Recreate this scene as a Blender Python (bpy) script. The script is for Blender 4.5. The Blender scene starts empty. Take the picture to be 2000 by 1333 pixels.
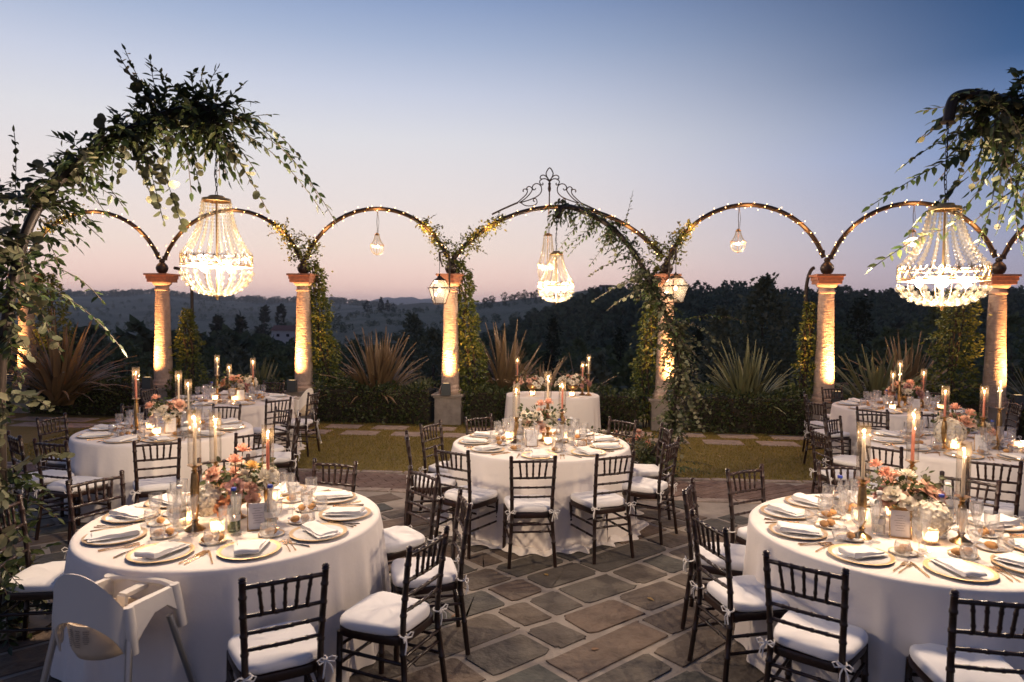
import bpy, math, random
import numpy as np
from mathutils import Vector, Matrix, Quaternion
PI = math.pi
random.seed(7)
rng = np.random.default_rng(7)
S = bpy.context.scene
COL = S.collection

# ------------------------------------------------------------------ camera
cd = bpy.data.cameras.new('camera')
cam = bpy.data.objects.new('camera', cd)
COL.objects.link(cam)
S.camera = cam
cd.sensor_width = 36.0
cd.lens = 24.0
cd.clip_start = 0.05
cd.clip_end = 60000
pit, rol = math.radians(2.342), math.radians(0.4623)
fw = Vector((0, math.cos(pit), -math.sin(pit)))
up = Vector((0, math.sin(pit), math.cos(pit)))
ri = Vector((1, 0, 0))
r2 = ri * math.cos(rol) + up * math.sin(rol)
u2 = up * math.cos(rol) - ri * math.sin(rol)
CAMZ = 2.07
M = Matrix((r2, u2, -fw)).transposed().to_4x4()
M.translation = (0, 0, CAMZ)
cam.matrix_world = M
cd.dof.use_dof = True
cd.dof.focus_distance = 6.2
cd.dof.aperture_fstop = 2.8

# ------------------------------------------------------------------ sky
W = bpy.data.worlds.new('World')
S.world = W
W.use_nodes = True
wn, wl = W.node_tree.nodes, W.node_tree.links
wn.clear()


def srgb(r, g, b):
    def f(c):
        c /= 255.0
        return c / 12.92 if c <= 0.04045 else ((c + 0.055) / 1.055) ** 2.4
    return (f(r), f(g), f(b), 1.0)


def ramp(nodes, stops, interp='LINEAR'):
    n = nodes.new('ShaderNodeValToRGB')
    cr = n.color_ramp
    cr.interpolation = interp
    while len(cr.elements) > 1:
        cr.elements.remove(cr.elements[-1])
    cr.elements[0].position = stops[0][0]
    cr.elements[0].color = stops[0][1]
    for p, c in stops[1:]:
        e = cr.elements.new(p)
        e.color = c
    return n


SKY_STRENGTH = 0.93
tc = wn.new('ShaderNodeTexCoord')
sp = wn.new('ShaderNodeSeparateXYZ')
wl.new(tc.outputs['Generated'], sp.inputs[0])
zz = wn.new('ShaderNodeMapRange')
zz.inputs['From Min'].default_value = -0.1
zz.inputs['From Max'].default_value = 0.9
wl.new(sp.outputs['Z'], zz.inputs['Value'])


def st(z, *c):
    return (z + 0.1, srgb(*c))


glow = ramp(wn, [st(-.1, 130, 105, 110), st(0.0, 276, 228, 220), st(.035, 280, 236, 219), st(.09, 260, 237, 224),
                 st(.16, 244, 233, 230), st(.24, 230, 229, 234), st(.30, 208, 214, 232), st(.36, 175, 190, 219), st(.42, 142, 164, 205),
                 st(.6, 108, 134, 180), st(.9, 78, 102, 148)])
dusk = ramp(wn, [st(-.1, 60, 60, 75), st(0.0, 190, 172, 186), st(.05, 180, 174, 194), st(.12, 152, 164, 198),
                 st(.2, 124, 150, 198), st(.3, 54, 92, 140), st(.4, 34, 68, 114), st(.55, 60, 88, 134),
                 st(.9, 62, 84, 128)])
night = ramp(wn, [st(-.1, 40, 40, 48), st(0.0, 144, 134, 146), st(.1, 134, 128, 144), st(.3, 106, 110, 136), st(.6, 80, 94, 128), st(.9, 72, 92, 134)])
for r_ in (glow, dusk, night):
    wl.new(zz.outputs[0], r_.inputs[0])
dt = wn.new('ShaderNodeVectorMath')
dt.operation = 'DOT_PRODUCT'
wl.new(tc.outputs['Generated'], dt.inputs[0])
SUN_AZ = math.radians(-24)          # where the sun has set, left of straight ahead
dt.inputs[1].default_value = (math.sin(SUN_AZ), math.cos(SUN_AZ), 0)
az = wn.new('ShaderNodeMapRange')
az.interpolation_type = 'SMOOTHSTEP'
az.inputs['From Min'].default_value = 0.42
az.inputs['From Max'].default_value = 0.98
wl.new(dt.outputs['Value'], az.inputs['Value'])
mx = wn.new('ShaderNodeMixRGB')
wl.new(az.outputs[0], mx.inputs[0])
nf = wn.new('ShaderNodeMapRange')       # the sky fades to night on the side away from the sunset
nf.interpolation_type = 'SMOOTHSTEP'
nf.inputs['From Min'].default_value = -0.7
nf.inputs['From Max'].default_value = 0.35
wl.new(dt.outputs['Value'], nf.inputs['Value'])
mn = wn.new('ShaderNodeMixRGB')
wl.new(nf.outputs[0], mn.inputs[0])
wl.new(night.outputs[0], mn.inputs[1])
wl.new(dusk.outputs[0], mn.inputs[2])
wl.new(mn.outputs[0], mx.inputs[1])
wl.new(glow.outputs[0], mx.inputs[2])
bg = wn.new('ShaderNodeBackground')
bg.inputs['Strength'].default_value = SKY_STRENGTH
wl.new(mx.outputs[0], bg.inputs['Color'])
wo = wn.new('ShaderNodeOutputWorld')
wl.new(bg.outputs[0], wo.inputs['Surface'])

S.view_settings.view_transform = 'Standard'
S.view_settings.look = 'None'
S.view_settings.gamma = 1.0
S.view_settings.use_curve_mapping = False
S.view_settings.exposure = 0.1
cy = S.cycles
cy.use_denoising = True
cy.max_bounces = 8
cy.diffuse_bounces = 3
cy.glossy_bounces = 3
cy.transmission_bounces = 6
cy.transparent_max_bounces = 32
cy.volume_bounces = 0
cy.caustics_reflective = False
cy.caustics_refractive = False
cy.sample_clamp_indirect = 4.0
try:
    cy.use_light_tree = True
except Exception:
    pass

# light powers (watts) of the lamps the photograph shows
P_BIG = 240.0        # one hanging crystal chandelier over a table
P_SMALL = 70.0
P_CANDLE = 3.6
P_TEA = 1.3
P_SPOT = 620.0
P_LANTERN = 13.0
WARM = (1.0, 0.79, 0.60)
CANDLE = (1.0, 0.66, 0.38)
AMBER = (1.0, 0.45, 0.145)


# ------------------------------------------------------------------ materials
def mat(name, color, rough=0.6, metal=0.0, noise=None, bump=None, island=None, spec=0.5, trans=None, sheen=0, coat=0):
    """noise=(scale, colour2, detail) mottles the colour, bump=(scale, strength, distance), island=[colours per piece]"""
    m = bpy.data.materials.new(name)
    m.use_nodes = True
    n, l = m.node_tree.nodes, m.node_tree.links
    b = n['Principled BSDF']
    b.inputs['Base Color'].default_value = (*color[:3], 1)
    b.inputs['Roughness'].default_value = rough
    b.inputs['Metallic'].default_value = metal
    b.inputs['Specular IOR Level'].default_value = spec
    if sheen:
        b.inputs['Sheen Weight'].default_value = sheen
    if coat:
        b.inputs['Coat Weight'].default_value = coat
    src = None
    t = n.new('ShaderNodeTexCoord')
    if island:
        g = n.new('ShaderNodeNewGeometry')
        k = ramp(n, [(i / max(1, len(island) - 1), (*c[:3], 1)) for i, c in enumerate(island)])
        l.new(g.outputs['Random Per Island'], k.inputs[0])
        src = k.outputs[0]
    if noise:
        nz = n.new('ShaderNodeTexNoise')
        nz.inputs['Scale'].default_value = noise[0]
        nz.inputs['Detail'].default_value = noise[2] if len(noise) > 2 else 4
        nz.inputs['Roughness'].default_value = 0.6
        l.new(t.outputs['Object'], nz.inputs['Vector'])
        k = ramp(n, [(0.32, (0, 0, 0, 1)), (0.68, (1, 1, 1, 1))])
        l.new(nz.outputs[0], k.inputs[0])
        mm = n.new('ShaderNodeMixRGB')
        l.new(k.outputs[0], mm.inputs[0])
        if src:
            l.new(src, mm.inputs[1])
        else:
            mm.inputs[1].default_value = (*color[:3], 1)
        mm.inputs[2].default_value = (*noise[1][:3], 1)
        src = mm.outputs[0]
    if src:
        l.new(src, b.inputs['Base Color'])
    if bump:
        nb = n.new('ShaderNodeTexNoise')
        nb.inputs['Scale'].default_value = bump[0]
        nb.inputs['Detail'].default_value = 6
        l.new(t.outputs['Object'], nb.inputs['Vector'])
        bp = n.new('ShaderNodeBump')
        bp.inputs['Strength'].default_value = bump[1]
        bp.inputs['Distance'].default_value = bump[2] if len(bump) > 2 else 0.01
        l.new(nb.outputs[0], bp.inputs['Height'])
        l.new(bp.outputs[0], b.inputs['Normal'])
    if trans:
        tr = n.new('ShaderNodeBsdfTranslucent')
        if src:
            l.new(src, tr.inputs['Color'])
        else:
            tr.inputs['Color'].default_value = (*color[:3], 1)
        ms = n.new('ShaderNodeMixShader')
        ms.inputs[0].default_value = trans
        l.new(b.outputs[0], ms.inputs[1])
        l.new(tr.outputs[0], ms.inputs[2])
        l.new(ms.outputs[0], n['Material Output'].inputs['Surface'])
    return m


def glow_mat(name, color, strength, add_clear=True, sampling='NONE'):
    m = bpy.data.materials.new(name)
    m.use_nodes = True
    n, l = m.node_tree.nodes, m.node_tree.links
    n.remove(n['Principled BSDF'])
    e = n.new('ShaderNodeEmission')
    e.inputs['Color'].default_value = (*color, 1)
    e.inputs['Strength'].default_value = strength
    o = n['Material Output']
    if add_clear:
        tr = n.new('ShaderNodeBsdfTransparent')
        a = n.new('ShaderNodeAddShader')
        l.new(e.outputs[0], a.inputs[0])
        l.new(tr.outputs[0], a.inputs[1])
        l.new(a.outputs[0], o.inputs['Surface'])
    else:
        l.new(e.outputs[0], o.inputs['Surface'])
    m.cycles.emission_sampling = sampling
    return m


def clear_mat(name, tint=(1, 1, 1), base=0.06, edge=0.55, rough=0.02, body=None):
    """thin blown glass: clear head on, reflective at grazing angles"""
    m = bpy.data.materials.new(name)
    m.use_nodes = True
    n, l = m.node_tree.nodes, m.node_tree.links
    n.remove(n['Principled BSDF'])
    tr = n.new('ShaderNodeBsdfTransparent')
    tr.inputs['Color'].default_value = (*tint, 1)
    g = n.new('ShaderNodeBsdfGlossy')
    g.inputs['Roughness'].default_value = rough
    lw = n.new('ShaderNodeLayerWeight')
    lw.inputs['Blend'].default_value = 0.35
    mr = n.new('ShaderNodeMapRange')
    mr.inputs['To Min'].default_value = base
    mr.inputs['To Max'].default_value = edge
    l.new(lw.outputs['Facing'], mr.inputs['Value'])
    ms = n.new('ShaderNodeMixShader')
    l.new(mr.outputs[0], ms.inputs[0])
    l.new(tr.outputs[0], ms.inputs[1])
    l.new(g.outputs[0], ms.inputs[2])
    out = ms
    if body:
        d = n.new('ShaderNodeBsdfTranslucent')
        d.inputs['Color'].default_value = (*body[1], 1)
        m2 = n.new('ShaderNodeMixShader')
        m2.inputs[0].default_value = body[0]
        l.new(ms.outputs[0], m2.inputs[1])
        l.new(d.outputs[0], m2.inputs[2])
        out = m2
    l.new(out.outputs[0], n['Material Output'].inputs['Surface'])
    return m


def bead_mat(name):
    """cut glass: clear in the middle, dark towards its rim, a little milky, sharp sparkle"""
    m = bpy.data.materials.new(name)
    m.use_nodes = True
    n, l = m.node_tree.nodes, m.node_tree.links
    n.remove(n['Principled BSDF'])
    lw = n.new('ShaderNodeLayerWeight')
    lw.inputs['Blend'].default_value = 0.45
    k = ramp(n, [(0.0, (.97, .94, .88, 1)), (.45, (.9, .84, .74, 1)), (.85, (.42, .34, .24, 1))])
    l.new(lw.outputs['Facing'], k.inputs[0])
    tr = n.new('ShaderNodeBsdfTransparent')
    l.new(k.outputs[0], tr.inputs['Color'])
    tl = n.new('ShaderNodeBsdfTranslucent')
    tl.inputs['Color'].default_value = (.8, .76, .68, 1)
    gl = n.new('ShaderNodeBsdfGlossy')
    gl.inputs['Color'].default_value = (.9, .86, .8, 1)
    gl.inputs['Roughness'].default_value = 0.18
    a = n.new('ShaderNodeMixShader')
    a.inputs[0].default_value = 0.55
    l.new(tl.outputs[0], a.inputs[1])
    l.new(gl.outputs[0], a.inputs[2])
    c = n.new('ShaderNodeMixShader')
    c.inputs[0].default_value = BEAD_SCATTER
    l.new(tr.outputs[0], c.inputs[1])
    l.new(a.outputs[0], c.inputs[2])
    l.new(c.outputs[0], n['Material Output'].inputs['Surface'])
    return m


BEAD_SCATTER = 0.017
MT = dict(
    wood=mat('dark_wood', (.030, .012, .008), .32, noise=(14, (.012, .006, .005)), bump=(60, .1, .002)),
    cushion=mat('cushion_cotton', (.80, .78, .77), .9, bump=(140, .18, .002), sheen=.2),
    tie=mat('tie_ribbon', (.78, .75, .72), .8),
    linen=mat('table_linen', (.80, .735, .68), .85, bump=(7, .22, .03), sheen=.15),
    napkin=mat('napkin_linen', (.82, .79, .75), .85, bump=(160, .2, .002)),
    china=mat('white_china', (.80, .79, .77), .18, coat=.3),
    gold=mat('gilt_metal', (.80, .60, .36), .42, .75, noise=(90, (.66, .46, .24)), bump=(180, .35, .002)),
    brass=mat('aged_brass', (.52, .34, .15), .3, 1.0, noise=(30, (.30, .19, .09)), bump=(90, .15, .002)),
    cutlery=mat('gold_cutlery', (.75, .52, .30), .22, 1.0),
    iron=mat('wrought_iron', (.035, .026, .022), .45, .6, bump=(40, .3, .003)),
    chain=mat('chain_iron', (.03, .026, .025), .4, .8),
    stone=mat('column_stone', (.54, .41, .33), .85, noise=(9, (.38, .28, .22)), bump=(34, .6, .012)),
    pedestal=mat('pedestal_stone', (.33, .29, .25), .88, noise=(6, (.21, .18, .16)), bump=(30, .5, .008)),
    terracotta=mat('terracotta', (.34, .155, .095), .85, noise=(20, (.22, .10, .07)), bump=(50, .5, .006)),
    glass=clear_mat('clear_glass', base=.08, edge=.6, body=(.055, (1, 1, 1))),  # milky white mixed in, standing for light the glass reflects and bends
    chimney=clear_mat('chimney_glass', (1.0, .99, .97), .04, .42, body=(.006, (1, .8, .55))),  # faint orange mixed into the glass to stand for the flame's glow
    green_glass=clear_mat('green_glass', (.55, .62, .50), .06, .5),
    water=clear_mat('water_body', (.90, .92, .92), .05, .3),
    votive=clear_mat('ribbed_votive_glass', (1, .95, .88), .12, .6, .06, body=(.28, (1, .86, .66))),
    pane=clear_mat('lantern_pane', (1, .98, .95), .06, .4, .05, body=(.07, (.95, .9, .82))),
    bead=bead_mat('crystal_bead'),
    wax_white=mat('ivory_wax', (.88, .80, .68), .45, trans=.45),
    wax_pink=mat('coral_wax', (.82, .36, .27), .45, trans=.4),
    flame=glow_mat('candle_flame', (1.0, .58, .20), 9),
    tea=glow_mat('tealight_flame', (1.0, .62, .24), 12),
    bulb=glow_mat('warm_bulb', (1.0, .78, .50), 9),
    fairy=glow_mat('fairy_bulb', (1.0, .56, .20), 15, False, 'FRONT'),
    lens=glow_mat('uplight_lens', (1.0, .64, .30), 1.6, False),
    wire=mat('copper_wire', (.30, .20, .12), .5, .5),
    black=mat('black_plastic', (.012, .012, .012), .5),
    box=mat('grey_lamp_housing', (.055, .065, .068), .5, .2),
    bread=mat('bread_crust', (.55, .30, .12), .75, noise=(40, (.36, .17, .06)), bump=(60, .4, .004)),
    card=mat('white_card', (.78, .75, .74), .8),
    ink=mat('grey_ink', (.28, .25, .25), .8),
    blue=mat('blue_cap', (.02, .05, .32), .4),
    label=mat('paper_label', (.62, .60, .58), .7),
    plastic=mat('white_plastic', (.78, .72, .64), .35),
    steel=mat('silver_tube', (.55, .55, .55), .35, 1.0),
    soil=mat('soil', (.035, .028, .02), .95, bump=(20, .6, .02)),
    petal_blush=mat('blush_petals', (.74, .47, .36), .6, trans=.3, island=[(.66, .36, .27), (.80, .56, .44)]),
    petal_white=mat('ivory_petals', (.82, .76, .64), .6, trans=.3, island=[(.78, .70, .56), (.86, .82, .74)]),
    petal_coral=mat('coral_petals', (.80, .45, .34), .6, trans=.25, island=[(.76, .36, .26), (.84, .55, .43)]),
    petal_rust=mat('rust_petals', (.66, .33, .17), .6, trans=.25, island=[(.58, .25, .12), (.72, .42, .24)]),
    petal_mauve=mat('mauve_petals', (.50, .27, .25), .6, trans=.25, island=[(.42, .20, .2), (.58, .36, .32)]),
    petal_yellow=mat('yellow_petals', (.72, .48, .15), .6, trans=.25, island=[(.62, .36, .1), (.78, .58, .24)]),
    leaf=mat('garland_leaf', (.05, .075, .022), .45, trans=.32,
             island=[(.024, .04, .012), (.042, .065, .018), (.075, .09, .028)]),
    euca=mat('eucalyptus_leaf', (.10, .11, .07), .6, trans=.22, island=[(.055, .06, .03), (.085, .09, .045), (.16, .145, .08)]),
    ivy=mat('ivy_leaf', (.06, .085, .02), .5, trans=.3, island=[(.055, .08, .016), (.12, .15, .026), (.20, .195, .035)]),
    box_leaf=mat('boxwood_leaf', (.035, .055, .02), .5, trans=.2, island=[(.03, .048, .016), (.055, .08, .024), (.09, .10, .03)]),
    flax=mat('flax_blade', (.13, .085, .045), .45, trans=.15, island=[(.10, .075, .045), (.19, .13, .07), (.28, .185, .10)]),
    flax_green=mat('green_flax_blade', (.09, .10, .045), .45, trans=.15, island=[(.08, .10, .045), (.15, .16, .075), (.25, .22, .11)]),
    twig=mat('twig', (.05, .032, .02), .8),
    bark=mat('bark', (.06, .045, .035), .9, bump=(12, .6, .03)),
    tree=mat('tree_leaf', (.03, .045, .02), .7, trans=.35, island=[(.06, .085, .038), (.10, .135, .058), (.15, .165, .075)]),
    olive=mat('olive_leaf', (.07, .08, .05), .6, trans=.35, island=[(.07, .085, .05), (.12, .135, .08), (.18, .18, .11)]),
    cypress=mat('cypress_leaf', (.014, .024, .012), .8, trans=.2, island=[(.018, .03, .016), (.032, .05, .024)]),
    forest=mat('forest_leaf', (.03, .045, .025), .9, trans=.35, island=[(.05, .075, .045), (.09, .12, .065), (.13, .15, .085)]),
    grass=mat('grass_blade', (.06, .075, .016), .7, trans=.25, island=[(.15, .125, .022), (.24, .19, .034), (.33, .25, .06)]),
    white_wall=mat('lime_washed_wall', (.6, .58, .56), .9),
    roof=mat('roof_tiles', (.25, .12, .08), .9),
)


# ------------------------------------------------------------------ mesh helpers
class MB:
    def __init__(s):
        s.v, s.f = [], []

    def add(s, V, F):
        k = len(s.v)
        s.v += [tuple(p) for p in V]
        s.f += [tuple(i + k for i in q) for q in F]
        return s

    def lathe(s, prof, n=16, c=(0, 0, 0)):
        V, F = [], []
        for r, z in prof:
            for i in range(n):
                a = 2 * PI * i / n
                V.append((c[0] + r * math.cos(a), c[1] + r * math.sin(a), c[2] + z))
        for j in range(len(prof) - 1):
            for i in range(n):
                i2 = (i + 1) % n
                F.append((j * n + i, j * n + i2, (j + 1) * n + i2, (j + 1) * n + i))
        if prof[0][0] > 1e-6:
            pass
        return s.add(V, F)

    def cap(s, r, z, n=16, c=(0, 0, 0), down=False):
        V = [(c[0] + r * math.cos(2 * PI * i / n), c[1] + r * math.sin(2 * PI * i / n), c[2] + z) for i in range(n)]
        q = tuple(range(n))
        return s.add(V, [q[::-1] if down else q])

    def tube(s, P, r, n=6, caps=True, closed=False):
        P = [Vector(p) for p in P]
        m = len(P)
        R = r if isinstance(r, (list, tuple)) else [r] * m
        T = []
        for i in range(m):
            if closed:
                t = P[(i + 1) % m] - P[i - 1]
            else:
                t = P[min(i + 1, m - 1)] - P[max(i - 1, 0)]
            T.append(t.normalized() if t.length > 1e-9 else Vector((0, 0, 1)))
        a = T[0].orthogonal().normalized()
        V, F = [], []
        for i in range(m):
            a = (a - T[i] * a.dot(T[i]))
            a = a.normalized() if a.length > 1e-6 else T[i].orthogonal().normalized()
            b = T[i].cross(a)
            for k in range(n):
                w = 2 * PI * k / n
                V.append(P[i] + (a * math.cos(w) + b * math.sin(w)) * R[i])
        for i in range(m if closed else m - 1):
            j = (i + 1) % m
            for k in range(n):
                k2 = (k + 1) % n
                F.append((i * n + k, i * n + k2, j * n + k2, j * n + k))
        if caps and not closed:
            F.append(tuple(range(n))[::-1])
            F.append(tuple((m - 1) * n + k for k in range(n)))
        return s.add(V, F)

    def box(s, c, d, rz=0.0, taper=1.0):
        x, y, z = d[0] / 2, d[1] / 2, d[2] / 2
        V = []
        for sz, t in ((-1, 1.0), (1, taper)):
            for sx, sy in ((-1, -1), (1, -1), (1, 1), (-1, 1)):
                px, py = sx * x * t, sy * y * t
                V.append((c[0] + px * math.cos(rz) - py * math.sin(rz), c[1] + px * math.sin(rz) + py * math.cos(rz), c[2] + sz * z))
        return s.add(V, [(0, 3, 2, 1), (4, 5, 6, 7), (0, 1, 5, 4), (1, 2, 6, 5), (2, 3, 7, 6), (3, 0, 4, 7)])

    def prism(s, poly, z0, z1, bevel=0.0):
        """vertical prism on a plan polygon, optional chamfered top"""
        n = len(poly)
        cx = sum(p[0] for p in poly) / n
        cy_ = sum(p[1] for p in poly) / n
        rings = [(z0, 0.0)]
        if bevel:
            rings += [(z1 - bevel * .6, 0.0), (z1, bevel)]
        else:
            rings += [(z1, 0.0)]
        V, F = [], []
        for z, ins in rings:
            for p in poly:
                dx, dy = cx - p[0], cy_ - p[1]
                L = math.hypot(dx, dy) or 1
                V.append((p[0] + dx / L * ins, p[1] + dy / L * ins, z))
        for j in range(len(rings) - 1):
            for i in range(n):
                i2 = (i + 1) % n
                F.append((j * n + i, j * n + i2, (j + 1) * n + i2, (j + 1) * n + i))
        F.append(tuple((len(rings) - 1) * n + i for i in range(n)))
        return s.add(V, F)

    def mesh(s, name, m=None, smooth=True, angle=40):
        return mesh_np(name, s.v, s.f, m, smooth, angle)


def mesh_np(name, V, F, m=None, smooth=True, angle=40):
    me = bpy.data.meshes.new(name)
    me.from_pydata([tuple(p) for p in V], [], [tuple(int(i) for i in q) for q in F])
    me.update()
    if smooth:
        me.polygons.foreach_set('use_smooth', [True] * len(me.polygons))
        try:
            me.set_sharp_from_angle(angle=math.radians(angle))
        except Exception:
            pass
    if m:
        me.materials.append(m)
    return me


def big_mesh(name, V, T, m, smooth=False):
    """fast triangle mesh from numpy arrays (n,3) and (k,3)"""
    me = bpy.data.meshes.new(name)
    V = np.ascontiguousarray(V, np.float32)
    T = np.ascontiguousarray(T, np.int32)
    me.vertices.add(len(V))
    me.vertices.foreach_set('co', V.ravel())
    me.loops.add(T.size)
    me.loops.foreach_set('vertex_index', T.ravel())
    me.polygons.add(len(T))
    me.polygons.foreach_set('loop_start', np.arange(0, T.size, 3, dtype=np.int32))
    if smooth:
        me.polygons.foreach_set('use_smooth', np.ones(len(T), bool))
    me.update(calc_edges=True)
    me.validate()
    me.materials.append(m)
    return me


def scatter(name, tmpl, X, m, smooth=False):
    """tmpl=(verts (v,3), tris (t,3)); X = array (n,4,3): rows are the three axes (scaled) and the origin"""
    tv, tt = np.array(tmpl[0], float), np.array(tmpl[1], int)
    X = np.asarray(X, float)
    n = len(X)
    V = np.einsum('vk,nkd->nvd', tv, X[:, :3]) + X[:, 3][:, None, :]
    T = tt[None] + (np.arange(n) * len(tv))[:, None, None]
    return big_mesh(name, V.reshape(-1, 3), T.reshape(-1, 3), m, smooth)


def frames(d, u, L, Wd, o):
    """d: directions (n,3), u: up-ish (n,3); returns X for scatter with y along d, z normal"""
    d = np.asarray(d, float)
    d = d / np.linalg.norm(d, axis=1, keepdims=True)
    x = np.cross(d, u)
    x /= np.maximum(np.linalg.norm(x, axis=1, keepdims=True), 1e-6)
    z = np.cross(x, d)
    L = np.broadcast_to(np.asarray(L, float), (len(d),))[:, None]
    Wd = np.broadcast_to(np.asarray(Wd, float), (len(d),))[:, None]
    return np.stack([x * Wd, d * L, z * L, np.asarray(o, float)], 1)


LANCE = ([(0, 0, 0), (-.5, .28, .03), (.5, .28, .03), (-.42, .62, .0), (.42, .62, .0), (0, 1, -.10), (0, .3, -.04), (0, .64, -.06)],
         [(0, 6, 1), (0, 2, 6), (1, 6, 7), (1, 7, 3), (6, 2, 4), (6, 4, 7), (3, 7, 5), (7, 4, 5)])
_a = [(0, 0, 0)] + [(.5 * math.sin(t), .5 - .5 * math.cos(t), .06 * math.cos(2 * t)) for t in [PI * .25, PI * .5, PI * .8, PI, PI * 1.2, PI * 1.5, PI * 1.75]] + [(0, .5, -.06)]
ROUND = (_a, [(8, i, (i + 1) % 8) for i in range(8)])
QUAD = ([(-.5, 0, 0), (.5, 0, 0), (.36, .6, .08), (-.36, .6, .08), (0, 1, 0)], [(0, 1, 2), (0, 2, 3), (3, 2, 4)])


def smooth_tmpl(t):
    return t


# ------------------------------------------------------------------ object helpers
def link(o):
    COL.objects.link(o)
    return o


def props(o, label=None, cat=None, group=None, kind=None):
    if label:
        o['label'] = label
    if cat:
        o['category'] = cat
    if group:
        o['group'] = group
    if kind:
        o['kind'] = kind
    return o


def thing(name, label, cat, loc=(0, 0, 0), rz=0.0, group=None):
    o = link(bpy.data.objects.new(name, None))
    o.empty_display_size = .1
    o.location = loc
    o.rotation_euler = (0, 0, rz)
    return props(o, label, cat, group)


def part(name, me, parent, loc=(0, 0, 0), rot=(0, 0, 0), sc=(1, 1, 1), kind=None, label=None):
    o = link(bpy.data.objects.new(name, me))
    o.parent = parent
    o.location = loc
    if len(rot) == 4:
        o.rotation_mode = 'QUATERNION'
        o.rotation_quaternion = rot
    else:
        o.rotation_euler = rot
    o.scale = sc
    if kind:
        o['kind'] = kind
    if label:
        o['label'] = label
    return o


def solo(name, me, label, cat, loc=(0, 0, 0), rz=0.0, group=None, kind=None):
    o = link(bpy.data.objects.new(name, me))
    o.location = loc
    o.rotation_euler = (0, 0, rz)
    return props(o, label, cat, group, kind)


def structure(name, me):
    o = link(bpy.data.objects.new(name, me))
    o['kind'] = 'structure'
    return o


KIDS = {}


def dup(root, loc, rz=0.0, label=None, group=None, sc=None):
    if root not in KIDS:
        KIDS[root] = [(c, list(c.children)) for c in root.children]
    r = link(root.copy())
    r.location = loc
    r.rotation_euler = (0, 0, rz)
    if sc:
        r.scale = sc
    if label:
        r['label'] = label
    if group:
        r['group'] = group
    for ch, gs in KIDS[root]:
        c = link(ch.copy())
        c.parent = r
        for g in gs:
            d = link(g.copy())
            d.parent = c
    return r


def lamp(parent, loc, power, color, radius=.02, typ='POINT', name='bulb_light', **kw):
    l = bpy.data.lights.new(name, typ)
    l.energy = power
    l.color = color
    l.shadow_soft_size = radius
    for k, v in kw.items():
        setattr(l, k, v)
    o = link(bpy.data.objects.new(name, l))
    o.parent = parent
    o.location = loc
    return o


class Protos:
    """first use moves the source itself, later uses are copies"""
    def __init__(s, make):
        s.make, s.src = make, None

    def put(s, loc, rz, label, group=None):
        if s.src is None:
            s.src = s.make()
            s.src.location = loc
            s.src.rotation_euler = (0, 0, rz)
            s.src['label'] = label
            if group:
                s.src['group'] = group
            return s.src
        return dup(s.src, loc, rz, label, group)


SECT = ['right end', 'right slightly back', 'back right', 'back slightly right', 'back', 'back slightly left', 'back left',
        'left slightly back', 'left end', 'left slightly forward', 'front left', 'front slightly left', 'front',
        'front slightly right', 'front right', 'right slightly forward']


def sector(deg):
    return SECT[int(round((deg % 360) / 22.5)) % 16]

# ================================================================== THE SETTING
F_ = 1333.33
SK = dict(
    wooded=(430, [(700, 720), (900, 705), (960, 672), (1000, 650), (1060, 630), (1130, 598), (1180, 583), (1250, 584), (1350, 580),
                  (1450, 578), (1520, 592), (1650, 586), (1750, 590), (1850, 592), (2000, 590), (2800, 590)]),
    vineyard=(900, [(300, 690), (500, 652), (560, 640), (640, 628), (700, 612), (760, 607), (830, 605), (900, 598), (1000, 586),
                    (1100, 574), (1150, 566), (1200, 563), (1300, 566), (1500, 580), (2800, 590)]),
    knoll=(2000, [(300, 640), (600, 625), (700, 606), (760, 598), (830, 591), (900, 598), (980, 608), (1300, 620), (2800, 640)]),
    ridge=(3000, [(-900, 572), (-200, 574), (100, 574), (200, 577), (300, 573), (340, 578), (400, 582), (500, 587), (560, 588),
                  (640, 590), (700, 594), (760, 600), (850, 608), (1000, 618), (2800, 640)]),
    mountain=(7000, [(-900, 600), (300, 600), (560, 598), (640, 594), (690, 589), (740, 582), (785, 578), (820, 582), (860, 579),
                      (900, 584), (960, 589), (1050, 590), (1200, 597), (1600, 600), (2800, 600)]),
)


def peak(which, px):
    d, t = SK[which]
    y = np.interp(px, [a for a, b in t], [b for a, b in t])
    return CAMZ + (612.0 + .00807 * (px - 1000) - y) * d / F_


def valley(Y, u):
    z = np.interp(np.log(Y), np.log([13.9, 14.6, 17, 25, 60, 120, 300, 1000, 16000]), [-.1, -.35, -1.4, -3.4, -9, -17, -24, -45, -160])
    return z + .6 * np.sin(u * 9 + Y * .02) * np.minimum(1, Y / 100)


def hill_z(which, u, Y, start, zb):
    d = SK[which][0]
    px = 1000 + u * F_
    hp = peak(which, px)
    t = np.clip((np.log(Y) - math.log(start)) / (math.log(d) - math.log(start)), 0, 1)
    s = t ** 1.35
    z = zb + (hp - zb) * s
    back = np.clip(Y - d, 0, None)
    z = z - back * .35
    rough = .012 * d * (np.sin(u * 23 + np.log(Y) * 5) + .6 * np.sin(u * 57 - np.log(Y) * 9)) * (t * (1 - t) * 2)
    return z + rough * .35


def sheet(name, m, us, Ys, zf):
    U, Yg = np.meshgrid(us, Ys)
    Z = zf(U, Yg)
    X = U * Yg
    V = np.stack([X, Yg, Z], -1).reshape(-1, 3)
    nu, ny = len(us), len(Ys)
    idx = np.arange(nu * ny).reshape(ny, nu)
    a, b, c, d = idx[:-1, :-1].ravel(), idx[:-1, 1:].ravel(), idx[1:, 1:].ravel(), idx[1:, :-1].ravel()
    T = np.concatenate([np.stack([a, b, c], 1), np.stack([a, c, d], 1)])
    return structure(name, big_mesh(name, V, T, m, True))


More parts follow.
